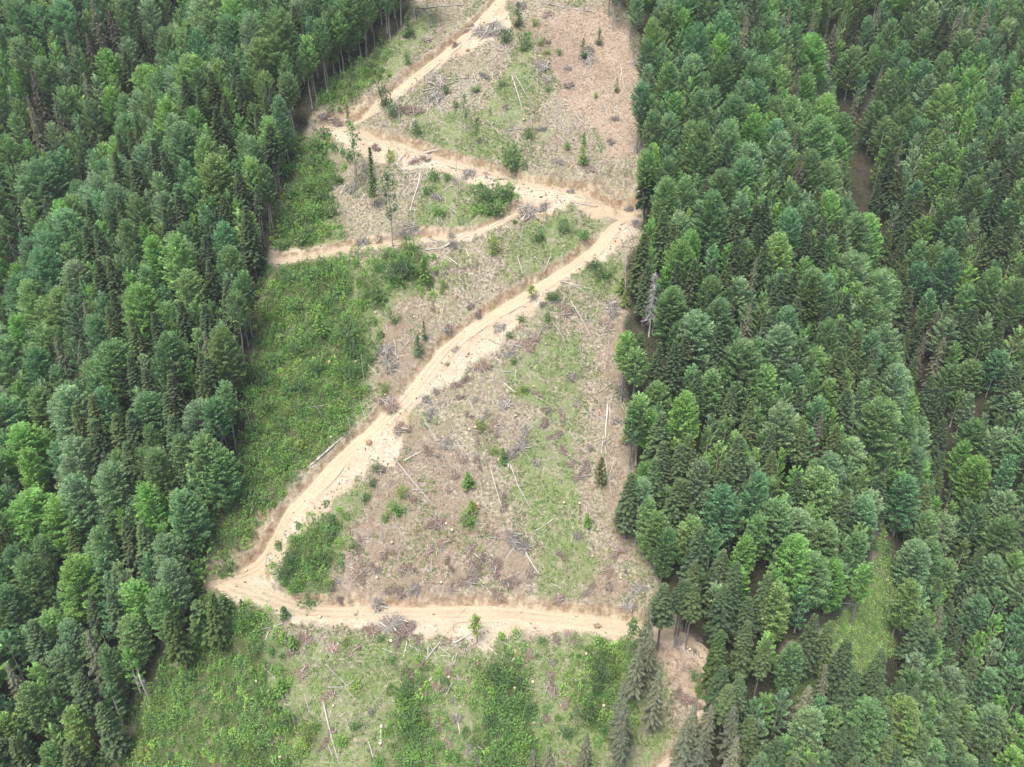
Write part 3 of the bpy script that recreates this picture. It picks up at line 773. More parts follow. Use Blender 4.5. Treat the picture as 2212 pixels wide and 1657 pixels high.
for x, y, h, k in conif:
    kind = {'f': 'fir_tree', 't': 'tall_fir', 'g': 'fir_tree', 's': 'spruce_tree', 'S': 'spruce_tree', 'r': 'spruce_tree'}[k]
    pr = PROTO[kind][rng.integers(len(PROTO[kind]))]
    if k == 'r': colr, tone = (.165, .155, .115), "brownish"
    elif k in 'sS': colr, tone = PAL_S[rng.integers(3)], "dark olive"
    elif k == 'g': colr, tone = (.120, .195, .065), "bright green"
    else:
        i = rng.integers(5); colr, tone = PAL_F[i], ("dark green", "blackish green", "olive green", "dull green", "deep green")[i]
    colr = tuple(np.array(colr) * rng.uniform(.85, 1.2))
    sz = 26.5 * h / pr[2]
    wd = sz * rng.uniform(.85, 1.22)
    if h > .97: tone = "tall " + tone
    elif h < .89: tone = "small " + tone
    if k == 't': tone = tone + " bare-trunked"
    z = ground(x, y)[0]
    nm = NAME.get(kind, kind)
    TREES.append((nm, plant(nm, pr, x, y, z - .2, (wd, sz), colr, tilt=tuple(rng.normal(0, .02, 2))), x, y, z, tone))

# ------------------------------------------------------------------ broadleaf trees: those on the edges by their trunks, the rest through the woods
EDGE = []                                     # (foot in the frame, kind)
for ox, oy, s in ((850, 0, "135,375,t 225,310,t 305,215,t 325,250,t 395,165,t 30,480,t 485,140,t 575,190,t 170,360,t 60,400,b 1750,210,t 1725,110,t 1770,120,t 1860,250,t 1885,390,t 1925,700,t 1900,990,t 1955,960,b 1945,1450,t 1990,520,b 1980,760,b 1990,1250,b 1960,1130,t"),
                  (0, 0, "2190,470,t 2010,700,t 2040,670,t 2120,590,t 2105,600,t 1710,1340,t 1780,1240,t 1760,1510,t 1680,1520,t 1860,1040,b 1740,1500,t 1900,880,t 2150,480,b"),
                  (0, 640, "1625,520,t 1575,700,t 1390,1590,b 1480,1340,t 1520,1260,t 1470,1370,t 1600,580,t 1440,1640,b 1250,1600,b 1000,1640,b"),
                  (850, 640, "1810,940,t 1880,1060,t 1900,1350,t 1865,1380,t 1910,830,t 1980,1330,b 2010,1120,b 1960,1640,b"),
                  (850, 1278, "1900,220,t 2010,330,b 2060,460,b 1950,300,b"),
                  (0, 1278, "1100,870,b 620,1450,t 430,560,t 330,1480,b 800,480,b 960,800,b 150,1640,b"),
                  (1700, 1278, "1100,740,t 660,640,b 920,660,b 1360,800,b 600,900,b 660,1240,b 720,1620,b 1500,560,b 1430,560,b")):
    rows = [r.split(',') for r in s.split()]
    for xy, r in zip(at(crop(ox, oy, [(float(a), float(b)) for a, b, _ in rows])), rows):
        if not hides(xy[0], xy[1], 26): EDGE.append((xy[0], xy[1], r[2]))
PAL_B = [((0.244, 0.389, 0.166), "mid green"), ((0.290, 0.420, 0.227), "pale grey-green"), ((0.267, 0.470, 0.143), "bright green"), ((0.214, 0.395, 0.195), "blue-green"), ((0.190, 0.314, 0.140), "dark green"), ((0.303, 0.464, 0.175), "light green")]
def tone_of(x, y):
    v = .5 + .5 * float(fbm(np.float64(x), np.float64(y), 40, 2, 12.)) + rng.normal(0, .16)
    w = [max(.02, .30 - .3 * abs(v - .4)), .24 if v < .5 else .14, .20 if v > .45 else .06, .16, .16 if v < .5 else .08, .12]
    w = np.array(w) / sum(w)
    c, t = PAL_B[rng.choice(6, p=w)]
    return tuple(np.array(c) * rng.uniform(.85, 1.18) * np.array([rng.uniform(.92, 1.07), 1, rng.uniform(.92, 1.08)])), t
bl = []                                       # x, y, kind, scale
for x, y, k in EDGE:
    ep = to_pix(np.array([x, y, hn(np.array([x]), np.array([y]))[0]]))[0][0]
    bl.append((x, y, 'tall_beech' if k == 't' else 'beech_tree', rng.uniform(.82, 1.02) * (.72 if k == 'b' and 1330 < ep[0] < 1520 else 1)))
taken = np.concatenate([used, np.array([e[:2] for e in EDGE])])
tr = np.concatenate([np.full(len(used), 3.1), np.full(len(EDGE), 3.6)])
cand = np.column_stack([rng.uniform(-330, 330, 60000), rng.uniform(40, 430, 60000)])
zc = hn(cand[:, 0], cand[:, 1])
pc, dep = to_pix(np.column_stack([cand, zc]))
ok = (pc[:, 0] > -150) & (pc[:, 0] < PW + 150) & (pc[:, 1] > -6) & (pc[:, 1] < PH + 250) & (dep > 10) & ~cleared(cand[:, 0], cand[:, 1]) & ~cleared(cand[:, 0] - 5.5, cand[:, 1]) & ~cleared(cand[:, 0] + 4, cand[:, 1]) & ~cleared(cand[:, 0], cand[:, 1] + 9) & (poly_dist(cand[:, 0], cand[:, 1], RAV[0][0]) > np.where(pc[:, 1] < 1000, 9.5, 3.0)) & (poly_dist(cand[:, 0], cand[:, 1], RAV[2][0]) > 1.5) & (poly_dist(cand[:, 0], cand[:, 1], RAV[1][0]) > 6)
# nor where the crown would stand in front of the open slope's lower edge
pm, _ = to_pix(np.column_stack([cand, zc + 13]))
ok &= ~inside(pm[:, 0], pm[:, 1], GLADE_P)
cand, pc = cand[ok], pc[ok]
acc, ar = [], []
T_ = np.array(taken); TR = np.array(tr)
for (x, y), p in zip(cand, pc):
    if abs(p[0] - 1408) < 130 and 700 < p[1] < 950 and hides(x, y, 26): continue
    s = float(np.clip(rng.normal(.92, .20), .55, 1.30))
    if p[1] > 1330 and p[0] > 1500: s *= .85
    if p[0] < 250 and p[1] > 800: s *= 1.15
    rr = 4.9 * s
    if (np.hypot(T_[:, 0] - x, T_[:, 1] - y) < TR * .79 + rr * .79).any():
        continue
    T_ = np.vstack([T_, [x, y]]); TR = np.append(TR, rr)
    bl.append((x, y, 'beech_tree', s))
print('broadleaf', len(bl))
for (x, y), p in zip(cand, pc):
    if abs(p[0] - 1408) < 130 and 700 < p[1] < 950 and hides(x, y, 26): continue
    s = float(rng.uniform(.42, .66)); rr = 4.9 * s
    if (np.hypot(T_[:, 0] - x, T_[:, 1] - y) < TR * .74 + rr * .74).any():
        continue
    T_ = np.vstack([T_, [x, y]]); TR = np.append(TR, rr)
    bl.append((x, y, 'beech_tree', s))
print('broadleaf all', len(bl))
P = np.array([[b[0], b[1]] for b in bl])
zb = ground(P[:, 0], P[:, 1])
pb, db = to_pix(np.column_stack([P, zb + 14]))
inf = (pb[:, 0] > -40) & (pb[:, 0] < PW + 40) & (pb[:, 1] < PH + 60)
size = np.array([b[3] for b in bl]) / db + np.where(np.arange(len(bl)) < len(EDGE), .01, 0) - np.where(inf, 0, 1)
order = np.argsort(-size)
n_ind = 300
woods = Leaves(); woods_trunks = Tubes()
print("broadleaf", len(bl), "in frame", int(inf.sum()), "conifers", len(conif))
for rank, i in enumerate(order):
    x, y, kind, s = bl[i]
    if pb[i, 0] < -110 or pb[i, 0] > PW + 110 or pb[i, 1] > PH + 130:
        continue
    colr, tone = tone_of(x, y)
    src = PROTO[kind] if rank < n_ind or kind != 'beech_tree' else PROTO['woods_small' if s < .67 else 'woods']
    pr = src[rng.integers(len(src))]
    rot = rng.uniform(0, 6.28)
    sx = s * rng.uniform(1.02, 1.26); sz = s * .5 + .5 * rng.uniform(.85, 1.1)
    if rank < n_ind:
        tone = ("large " if s > 1.02 else "small " if s < .8 else "") + tone + (" bare-trunked" if kind == 'tall_beech' else "")
        TREES.append(('beech_tree', plant('beech_tree', pr, x, y, zb[i] - .2, (sx, sz), colr, rot, tuple(rng.normal(0, .03, 2))), x, y, zb[i], tone))
    else:
        me = pr[1]; n = len(me.vertices)
        co = np.empty(n * 3, np.float32); me.vertices.foreach_get('co', co); co = co.reshape(-1, 3)
        ti = np.empty(n // 4, np.float32); me.attributes['tint'].data.foreach_get('value', ti)
        c, s_ = math.cos(rot), math.sin(rot)
        co = np.column_stack([(co[:, 0] * c - co[:, 1] * s_) * sx + x, (co[:, 0] * s_ + co[:, 1] * c) * sx + y, co[:, 2] * sz + zb[i] - .2])
        woods.v.append(co.reshape(-1, 4, 3)); woods.t.append(ti); woods.c.append(np.broadcast_to(np.array(colr), (n // 4, 3)))
        woods_trunks.bar(np.array([[x, y, zb[i] - 1], [x, y, zb[i] + 20 * sz]]), [.35, .1], 6)
print('woods kites', sum(len(v) for v in woods.v))
if woods.v:
    w = link('beech_woods', woods.mesh('beech_woods', M_WOODS))
    tag(w, "smaller and farther broadleaf trees filling the forest on both sides", "woods", None, 'stuff')
    link('trunks', woods_trunks.mesh('trunks', M_BARK), w)

RAVR = [(1860, -60), (1895, 120), (1935, 230), (1985, 340), (2020, 500), (2085, 650), (2125, 860), (2160, 1080), (2200, 1330), (2240, 1700)]
RAVL = [(380, -120), (300, 30), (215, 160), (70, 370), (-120, 560)]
def zone(p):
    x, y = p
    if x > 1100:
        xr = np.interp(y, [q[1] for q in RAVR], [q[0] for q in RAVR])
        if x > xr: return "on the far slope across the right ravine, " + ("high up" if y < 500 else "midway down" if y < 1000 else "low down")
        return "in the right forest " + ("near the top" if y < 350 else "above the middle" if y < 700 else "below the middle" if y < 1000 else "above the green glade" if y < 1350 else "below the green glade")
    xl = np.interp(y, [q[1] for q in RAVL], [q[0] for q in RAVL])
    if y < 500 and x < xl: return "beyond the ravine at the top left"
    return "in the left forest " + ("near the top" if y < 300 else "above the middle" if y < 600 else "below the middle" if y < 950 else "beside the lowest hairpin" if y < 1350 else "in the bottom corner")
near_lm = {}
for t in TREES:
    nm, e, x, y, z, tone = t
    p = to_pix(np.array([x, y, z + 13]))[0][0]
    word = nm.split('_')[0]
    d = np.hypot(*(LMA - p).T).min()
    grp = f"{word} trees of the forest"
    if d < 130 or ("bare-trunked" in tone and d < 260):
        place_label(e, f"{tone} {word}", "tree", grp, (x, y, z + 13))
    else:
        tag(e, f"{tone} {word} {zone(p)}", "tree", grp)

# ------------------------------------------------------------------ bushes and young trees of the clearing: foot x, y, width, height (enlarged px), kind, colour
BUSH = {
 (850, 0): "290,690,90,150,b,d 350,750,100,110,b,d 65,890,45,150,c,d 115,1200,110,360,l,m 225,1350,70,350,k,d 340,1600,120,440,l,p 500,865,80,100,b,d 882,950,45,165,l,d 810,865,50,220,l,m 1065,270,110,100,b,d 1145,180,70,130,c,d 1180,330,90,150,b,m 1210,890,75,80,b,m 1560,1080,70,190,c,b 1460,960,60,70,b,b 1778,600,35,80,c,m 1340,590,45,60,b,m 1410,365,50,60,b,m 1560,380,60,110,c,p 1665,290,55,90,c,p 1645,630,40,50,b,b 1100,1060,170,150,b,m 960,1310,150,140,b,d 1050,1300,150,150,b,d 1010,1370,180,110,b,m 985,1640,110,190,b,y 470,1646,110,140,b,b 1115,1100,90,70,b,d 750,690,50,60,b,m 610,1160,90,90,b,m 330,1060,80,90,b,y 690,1180,60,70,b,m 1290,290,70,50,b,y 1330,350,50,40,b,y 430,420,60,110,b,m 440,240,80,120,c,m 150,450,130,90,b,m 560,1250,100,80,b,m 650,1390,120,90,b,b 1440,1500,110,110,b,m 1280,1540,120,100,b,m 1560,1530,100,90,b,m 1250,170,60,70,b,y 880,590,80,50,b,m 1040,560,70,60,b,m 680,610,60,70,b,d",
 (850, 640): "370,150,210,200,b,d 550,190,100,170,c,b 230,280,130,110,b,m 240,115,80,70,b,m 660,215,60,90,b,y 655,250,35,60,b,y 360,430,80,60,b,m 545,555,40,130,c,d 505,640,75,130,c,p 190,690,90,120,b,m 290,880,70,90,b,y 125,900,110,60,b,y 1232,290,70,80,l,y 1365,310,90,60,b,d 1165,450,60,60,b,m 1190,880,90,90,b,y 912,1130,80,80,b,y 1050,1340,60,110,c,m 990,1280,60,70,b,y 825,1500,90,110,c,b 850,1646,70,80,c,y 370,1646,120,110,b,b 395,1550,90,90,b,y 210,1480,70,60,b,d 1830,1220,60,190,c,y 1670,1480,90,190,c,o 1090,550,60,40,b,d 235,1370,60,70,b,m 1810,250,80,100,c,y 1830,330,70,100,c,y 60,560,190,170,b,d 90,650,160,130,b,d 60,800,150,140,b,d 130,760,100,90,b,m 1330,450,60,80,b,m 1120,690,60,60,b,m 420,70,110,90,b,b 170,1580,80,60,b,m 130,330,90,80,b,b 1690,150,150,110,b,m 1620,90,90,70,b,d 380,190,90,90,b,b 1380,290,70,60,b,m",
 (850, 1278): "815,85,130,110,b,b 880,860,90,220,l,y 290,70,70,90,b,b 380,30,100,60,b,m 1680,1090,140,200,b,d 1650,1160,130,130,b,d 1600,1320,140,140,b,d 1690,1400,120,90,b,m 1470,1450,110,90,b,d 1590,100,60,90,c,b 430,1180,130,120,b,m 420,1260,120,110,b,b 450,1360,160,130,b,m 480,1470,130,120,b,m 480,1600,110,110,b,b 1000,1080,140,120,b,d 1080,1120,150,120,b,m 1160,1140,110,110,b,d 1010,1230,160,120,b,m 1120,1250,160,110,b,m 1210,1300,110,110,b,d 970,1380,130,110,b,d 1080,1410,170,120,b,m 1040,1530,170,130,b,m 1160,1510,150,120,b,b 1250,1540,120,100,b,m 980,1640,140,110,b,m 1110,1640,150,110,b,m 340,1000,70,70,b,m 270,860,60,80,b,m 40,880,70,70,b,y 100,1130,110,70,b,y 20,1500,110,110,b,b 250,1640,90,80,b,b 620,1520,110,80,b,m 730,1600,120,90,b,m 1300,860,80,70,b,m 1665,860,60,70,b,m 1850,1010,100,370,l,m 110,1400,90,70,b,m",
 (0, 1278): "1290,400,210,210,b,b 1440,375,140,150,b,m 1275,560,120,150,c,d 1330,830,190,300,c,d 1465,710,120,150,c,d 1572,680,45,75,c,d 1640,760,110,120,b,m 1840,720,70,85,c,d 1895,910,70,110,c,b 2010,430,90,100,b,b 2020,330,120,110,b,m 1810,1170,100,120,c,b 1820,1390,140,200,b,b 730,1590,210,220,b,m 640,1690,190,110,b,m 1100,170,130,180,b,b 1360,110,140,130,b,b 1880,330,130,110,b,d 1830,420,120,100,b,d 1910,520,120,110,b,b 1990,560,140,110,b,m 2090,330,110,120,b,m 2120,180,110,110,b,m 2140,90,90,90,b,d 1880,190,60,50,b,m 1990,1480,130,190,b,y 1930,1560,110,100,b,y 1180,920,150,120,b,m 1260,900,120,90,b,b 1060,1130,120,110,b,m 1130,1330,120,90,b,m 1230,1090,130,120,b,m 1480,1520,120,90,b,m 1620,1600,130,120,b,y 1000,1360,110,100,b,m 940,1570,150,90,b,y 1350,760,90,80,b,m 1530,800,120,110,b,m 1760,960,70,60,b,m 1670,960,90,80,b,m 2040,1390,80,60,b,b 1930,1560,60,50,b,y 870,1300,120,80,b,d 1700,1480,110,90,b,m 1560,1560,110,80,b,m 1740,1230,120,90,b,b",
 (0, 640): "2070,520,100,140,c,b 2040,760,140,160,b,m 2150,560,80,90,b,b 2190,230,90,90,b,b 1900,350,130,110,b,m 1760,700,140,120,b,m 1850,900,140,130,b,m 1700,1000,150,130,b,m 1600,900,130,120,b,b 1650,1150,130,120,b,m 1730,1250,140,120,b,m 1820,1120,130,110,b,m 1580,1350,150,130,b,m 1680,1450,130,110,b,m 1560,1560,150,140,b,m 1660,1600,140,120,b,m 1830,1350,120,100,b,b 1920,1230,110,80,b,y 1850,200,140,120,b,m 2000,150,130,100,b,m 2080,330,120,110,b,m 1980,560,140,130,b,m 1890,640,140,130,b,m 2110,880,120,110,b,b 2150,750,110,100,b,b 2180,1020,110,90,b,b 1960,880,110,110,b,d 2060,1110,80,70,b,b 1700,820,130,120,b,d 1640,780,110,120,b,m 1930,1010,120,90,b,m 2060,1280,60,70,b,y 1390,1640,150,120,b,m",
 (0, 0): "2050,980,160,110,b,m 2010,1060,130,100,b,m 1900,980,130,110,b,b 1850,1130,150,120,b,b 1980,1220,120,90,b,m 1860,1260,140,110,b,m 2080,1290,120,100,b,m 2120,1390,130,110,b,m 2010,1400,130,110,b,b 1900,1440,130,110,b,m 1800,1500,130,100,b,m 2150,1180,110,100,b,m 2080,900,110,80,b,d 1960,1530,140,100,b,m 2150,560,90,80,b,m 1830,1600,110,80,b,m 2100,640,80,60,b,m",
 (1700, 1278): "870,610,90,110,b,b 1430,720,170,170,b,b 1010,640,90,80,b,d 700,1050,90,70,b,m 780,920,80,60,b,y 560,1340,70,60,b,d 90,1090,80,90,b,m 110,1160,60,60,b,b 640,1160,130,170,b,m 1330,260,80,70,b,m 1240,230,80,70,b,m 150,1190,90,60,b,m",
}
BCOL = {'d': ((0.122, 0.220, 0.085), "dark green"), 'm': ((0.177, 0.317, 0.104), "mid green"), 'b': ((0.232, 0.415, 0.104), "bright green"), 'y': ((0.305, 0.415, 0.116), "yellow-green"), 'p': ((0.207, 0.305, 0.159), "pale green"), 'o': ((0.159, 0.171, 0.079), "olive brown")}
P_BUSH = [make_shrub(61 + i, H, r, n) for i, (H, r, n) in enumerate(((2.6, 1.6, 230), (2.2, 1.7, 230), (3.0, 1.5, 230), (2.4, 1.8, 250)))]
P_YFIR = [make_shrub(71 + i, 4.0, 1.1, conifer=True, leaf=.38) for i in range(3)]
P_COLUMN = make_shrub(78, 14.0, 1.25, conifer=True, leaf=.42, stem=.10)
P_SLENDER = [make_slender(81 + i, 13, .38, 1.5, 34, .55) for i in range(3)]
BUSHPOS = []
for (ox, oy), s in BUSH.items():
    rows = [r.split(',') for r in s.split()]
    pos = ground_at(crop(ox, oy, [(float(r[0]), float(r[1])) for r in rows]))
    dep = (pos - CAM) @ CF
    for p, d, r in zip(pos, dep, rows):
        w, h = float(r[2]) * .336 * d / PF, float(r[3]) * .336 * d / PF / .9
        colr, tone = BCOL[r[5]]
        colr = tuple(np.array(colr) * rng.uniform(.88, 1.14))
        if r[4] == 'b':
            pr = P_BUSH[rng.integers(4)]
            o = plant('shrub', pr, *(p - [0, 0, .1]), (w / 3.1, max(h * .85, .35 * w) / pr[2]), colr)
            big = "big " if w > 5 else "small " if w < 2.8 else ""
            place_label(o, f"{big}{tone} bushy shrub", "shrub", "shrubs of the cleared slope", p)
        elif r[4] in 'ck':
            pr = P_COLUMN if r[4] == 'k' else P_YFIR[rng.integers(3)]
            o = plant('young_fir', pr, *(p - [0, 0, .1]), (w / 2.3, h / pr[2]), colr)
            place_label(o, f"{tone} {'column-shaped' if r[4] == 'k' else 'young'} fir", "young tree", "young conifers of the cleared slope", p)
        else:
            pr = P_SLENDER[rng.integers(3)]
            o = plant('slender_tree', pr, *(p - [0, 0, .1]), (w / 3.0, h / pr[2]), colr)
            place_label(o, f"{tone} slender tree left standing", "young tree", "slender trees of the cleared slope", p)
        BUSHPOS.append((p[0], p[1], w))

# ------------------------------------------------------------------ dead trees and bare poles: foot x, y, top x, y
def standing(p0, p1):
    """foot on the ground and height so that the top reaches the second point of the frame"""
    g = ground_at([p0])[0]
    d = (g - CAM) @ CF
    h = math.hypot(p1[0] - p0[0], p1[1] - p0[1]) * d / PF / math.cos(PITCH)
    lean = (p1[0] - p0[0]) * d / PF - (g[0] / d) * 0
    return g, h, lean
POLES = {
 (850, 0): "785,865,790,480 800,770,800,600 758,1260,755,1020 770,1220,770,1150 325,900,325,790 868,1130,868,985 112,835,110,790 388,820,375,680 1222,990,1222,910 100,1200,115,1040 375,200,320,110",
 (850, 640): "995,830,1000,690 162,850,152,640 70,1140,55,1010 300,770,305,560 203,1420,200,1290 320,1490,320,1360 248,1560,240,1480 1835,330,1842,0 1822,830,1828,700 150,1610,100,1430",
 (850, 1278): "277,210,255,0 380,320,380,0 185,180,180,110 1130,950,1108,840 100,120,60,0",
 (0, 1278): "1900,1380,1840,1120 820,900,740,740 750,970,660,790",
 (0, 640): "1615,1110,1605,980 1250,1610,1170,1330",
 (0, 0): "1365,1540,1355,1350",
}
PR_POLE = []
for i in range(4):
    T = Tubes(); g = np.random.default_rng(90 + i)
    path = trunk_path(g, 10, .35, 9); T.bar(path, np.linspace(.16, .06, 9), 7)
    B = Tubes()
    for k in range(11):
        z = g.uniform(2.5, 9.8); a = g.uniform(0, 6.28); o = along(path, z)
        e = np.array([math.cos(a), math.sin(a), g.uniform(-.3, .5)]) * g.uniform(.3, 1.1)
        B.bar(np.array([o, o + e * .5, o + e + [0, 0, -.08]]), [.035, .025, .01], 4)
    PR_POLE.append((T.mesh('trunk', M_DEAD), B.mesh('branches', M_DEAD), 10))
def lean_of(g, p0, p1, h):
    # sideways lean: where the top would stand if upright, against where it is seen
    up = to_pix(g + [0, 0, h])[0][0]
    d = (g - CAM) @ CF
    return (p1[0] - up[0]) * d / PF / h
for (ox, oy), s in POLES.items():
    for r in s.split():
        v = [float(k) for k in r.split(',')]
        p0, p1 = crop(ox, oy, [v[:2], v[2:]])
        g, h, _ = standing(p0, p1)
        o = plant('dead_tree', PR_POLE[rng.integers(4)], *(g - [0, 0, .1]), (1.0 if h > 9 else .85, h / 10), None, tilt=(0, float(np.clip(lean_of(g, p0, p1, h), -.5, .5))))
        place_label(o, "tall bare grey dead trunk" if h > 11 else "short bare grey dead pole", "dead tree", "bare dead poles left standing", g)
BARE = [(1700 - 850 + 1990 * 0, 0, 0)]
pr = make_bare(101, 17, 170, 3.4, mat=M_NEEDLEDEAD, th=1.7)
p0, p1 = crop(850, 640, [(1985, 520), (1990, 175)])
g, h, _ = standing(p0, p1)
o = plant('dead_tree', pr, *g, (1.15, (h + 2) / 17)); tag(o, "bleached grey dead spruce with bare drooping branches at the right forest edge", "dead tree")
pr = make_bare(102, 12, 12, 1.8, broken=True, conifer=False)
p0, p1 = crop(0, 1278, [(972, 1240), (885, 1010)])
g, h, _ = standing(p0, p1)
o = plant('dead_tree', pr, *g, (1.2, h / 12), rot=1.0, tilt=(0, lean_of(g, p0, p1, h))); tag(o, "pale broken snag with a crooked top beside the lower left thicket", "dead tree")
pr = make_bare(103, 14, 22, 3.0, conifer=False)
for (ox, oy, a, b, lab) in ((1700, 1278, (1335, 670), (1370, 505), "leaning grey dead tree with crooked limbs on the right side of the glade"),
                            (1700, 1278, (608, 430), (630, 225), "pale bare dead tree in a dark gap left of the glade"),
                            (0, 0, (1870, 870), (1825, 610), "bleached forked dead tree at the left forest edge below the upper hairpin"),
                            (1700, 0, (640, 1646), (680, 1480), "thin grey dead tree deep in the right forest"),
                            (0, 0, (1330, 1330), (1190, 1180), "fallen-looking dead tree with purple grey twigs deep in the left forest"),
                            (1700, 1278, (1640, 330), (1670, 130), "slim dead trunk below a dark spruce right of the glade")):
    p0, p1 = crop(ox, oy, [a, b])
    g, h, _ = standing(p0, p1)
    o = plant('dead_tree', pr, *g, (.9, max(h, 6) / 14), tilt=(0, float(np.clip(lean_of(g, p0, p1, h), -.6, .6)))); tag(o, lab, "dead tree")

# ------------------------------------------------------------------ felled logs and poles lying on the slope: two ends each
LOGS = {
 (850, 0): "520,60,800,35,g2 530,595,760,535,g2 570,520,830,510,g2 810,605,895,602 720,640,800,620 1105,485,1175,720,g2 1120,490,1250,690,g2 1195,590,1245,540 970,335,990,450 855,470,885,555 600,590,670,775,g2 830,675,930,708 935,775,1070,905 1050,745,1190,890 1060,845,1250,820 1395,720,1490,905 1510,730,1640,880 1390,880,1510,965 1315,930,1345,1010 1255,445,1350,515,g2 1565,495,1620,395 1500,500,1580,520 1660,525,1750,550 1700,670,1730,770 1760,680,1855,830 1805,430,1830,590 1860,400,1910,460 1340,40,1620,85 1300,20,1480,70 480,765,455,850,p 490,790,465,855,p 565,700,555,745,p 540,955,630,965,p3 370,970,470,985 430,1000,310,1150 330,1030,430,1150,p 500,1120,400,1270,p 515,1120,460,1370,p2 530,1150,500,1240 630,1390,630,1465 640,1395,675,1455 880,1240,810,1320,p2 700,1340,770,1400 0,1050,20,1000,p 40,1180,0,1280 660,1110,640,1180 870,1440,855,1500 1180,1440,1145,1620 1600,1370,1590,1430 720,1560,800,1500,p2 550,1625,670,1625,p2 670,1620,790,1500,p2 580,1555,700,1580 990,1180,1080,1140 1850,1535,1890,1600,p3 1800,1520,1920,1450 1480,1320,1640,1340 800,1140,860,1110 480,1020,640,1040 420,960,600,1000 930,1490,1110,1385,p 1430,1600,1445,1580,p2 1210,1605,1240,1640",
 (850, 640): "1140,0,1175,130 1245,0,1295,60 1355,20,1310,100 690,180,730,225 650,35,720,70,p 705,45,780,105,p 400,340,500,480 665,340,635,440 480,520,400,610 200,520,250,610 1420,180,1640,240,p 1460,190,1620,270 1480,290,1620,540 1325,485,1360,530 1365,440,1460,570 1000,465,1070,465,p 1045,500,1040,580,p 960,550,1060,605 1090,590,1195,595,p 1260,560,1280,600 1575,420,1690,430 820,920,890,1060,p 520,1015,650,1240 1005,965,1090,1020,p 1050,820,1130,890,p 890,650,980,740 1030,750,1110,748 410,1325,520,1260,p2 350,1310,610,1640,g2 965,1370,1045,1640,p 1090,1350,1140,1460,p 1130,1450,1230,1640 1082,1335,1082,1370,p3 1470,1130,1520,1190 1450,1280,1550,1350 1715,960,1710,1180,p2 1690,1190,1680,1280,p 1705,1230,1710,1290,p 1735,970,1735,1100 1660,1220,1800,1140 1800,960,1880,1080 1700,1300,1750,1560 1660,880,1760,810 1270,910,1320,945 0,1190,45,1145,p 120,905,155,1035,p 280,350,330,420 90,650,60,600 1120,950,1160,1000",
 (850, 1278): "610,0,660,80 860,275,910,320,p 970,280,995,310,p 1130,230,1065,320 1180,250,1285,420,g2 690,400,680,430,p 1330,120,1300,160 730,865,850,810,p2 740,850,800,820 555,975,655,855,g2 570,895,565,960,p2 435,870,410,970,p 735,950,720,1000,p 755,945,730,1010,p 270,910,375,945 950,900,1040,970,p 1010,850,1100,900 270,1375,260,1500,p3 745,1300,775,1440,p 755,1060,765,1110 720,1110,680,1190 0,1080,60,1140 100,1090,30,1140 210,650,370,640 1370,60,1240,150 590,1080,570,1110,p 0,1330,40,1300 180,1480,220,1600",
 (0, 1278): "1830,760,1640,860 1690,1000,1780,1100 2080,980,2212,1100 2070,1220,2180,1610,p2 2100,1135,2212,1135 1720,270,1735,340 1740,830,1720,890,p 1870,800,1840,880 1990,1300,1960,1180 2110,1500,2150,1610",
 (0, 640): "1995,1355,2210,1165,p3 1940,985,2120,960 1975,1260,2000,1280,p2 2040,980,2070,1030",
 (1700, 1278): "975,595,1130,610,p 0,880,100,950 20,920,60,950,p 480,1650,540,1640 200,830,180,770",
}
def make_log(seed, mat, stubs=6):
    g = np.random.default_rng(seed)
    T = Tubes()
    x = np.linspace(-.5, .5, 9)
    bend = .030 * np.sin(x * g.uniform(2, 5) + g.uniform(0, 6))
    pts = np.column_stack([x, bend - bend.mean(), .008 * np.cos(x * 7)])
    T.bar(pts, np.linspace(.5, .26, 9), 7)    # thickness set apart from length by the object's scale
    return T, pts
def log_mesh(seed, length, rad, mat, stubs):
    g = np.random.default_rng(seed)
    T = Tubes()
    x = np.linspace(-.5, .5, 10)
    bend = length * g.uniform(.006, .025) * np.sin(x * g.uniform(2, 5) + g.uniform(0, 6))
    pts = np.column_stack([x * length, bend - bend.mean(), np.full(10, rad * .6)])
    T.bar(pts, np.linspace(rad, rad * .5, 10), 7)
    T2 = Tubes()
    for k in range(stubs):
        t = (-.3 + .8 * (k + g.random()) / stubs) * length
        o = np.array([t, np.interp(t, pts[:, 0], pts[:, 1]), rad * .7])
        a = g.uniform(.2, 2.9)
        e = o + np.array([.35, math.cos(a), math.sin(a)]) * g.uniform(.4, 1.3)
        T2.bar(np.array([o, (o + e) / 2 + [0, 0, .05], e]), [rad * .25, rad * .18, .01], 4)
    return T.mesh('log', mat), (T2.mesh('branch_stubs', mat) if stubs else None)
ls = 300
def extra_poles():
    g = np.random.default_rng(77)
    for (cx, cy, sx, sy, n) in ((900, 430, 60, 50, 16), (780, 400, 30, 45, 9), (1335, 900, 18, 180, 15), (1310, 200, 50, 110, 12), (960, 235, 70, 40, 9), (830, 720, 35, 80, 9), (1000, 1230, 180, 50, 15), (980, 1420, 160, 30, 14), (1120, 780, 70, 60, 9), (640, 1420, 50, 40, 7), (950, 1000, 70, 70, 9), (1000, 545, 50, 20, 8), (1330, 560, 20, 60, 5), (760, 1550, 60, 70, 8), (1200, 1480, 50, 60, 6), (1080, 80, 60, 30, 7)):
        for _ in range(n):
            a = np.array([cx + g.normal(0, sx * .6), cy + g.normal(0, sy * .6)])
            th = g.normal(-.9, .7) if g.random() < .6 else g.uniform(0, 3.14)
            L_ = g.uniform(14, 52)
            yield a, a + np.array([math.cos(th), -math.sin(th)]) * L_, ('p' if g.random() < .4 else 'g') + '0'
_xp = list(extra_poles())
LOGROWS = [(crop(ox, oy, [[float(k) for k in r.split(',')[:2]], [float(k) for k in r.split(',')[2:4]]]), (r.split(',') + ['g'])[4]) for (ox, oy), s in LOGS.items() for r in s.split()]
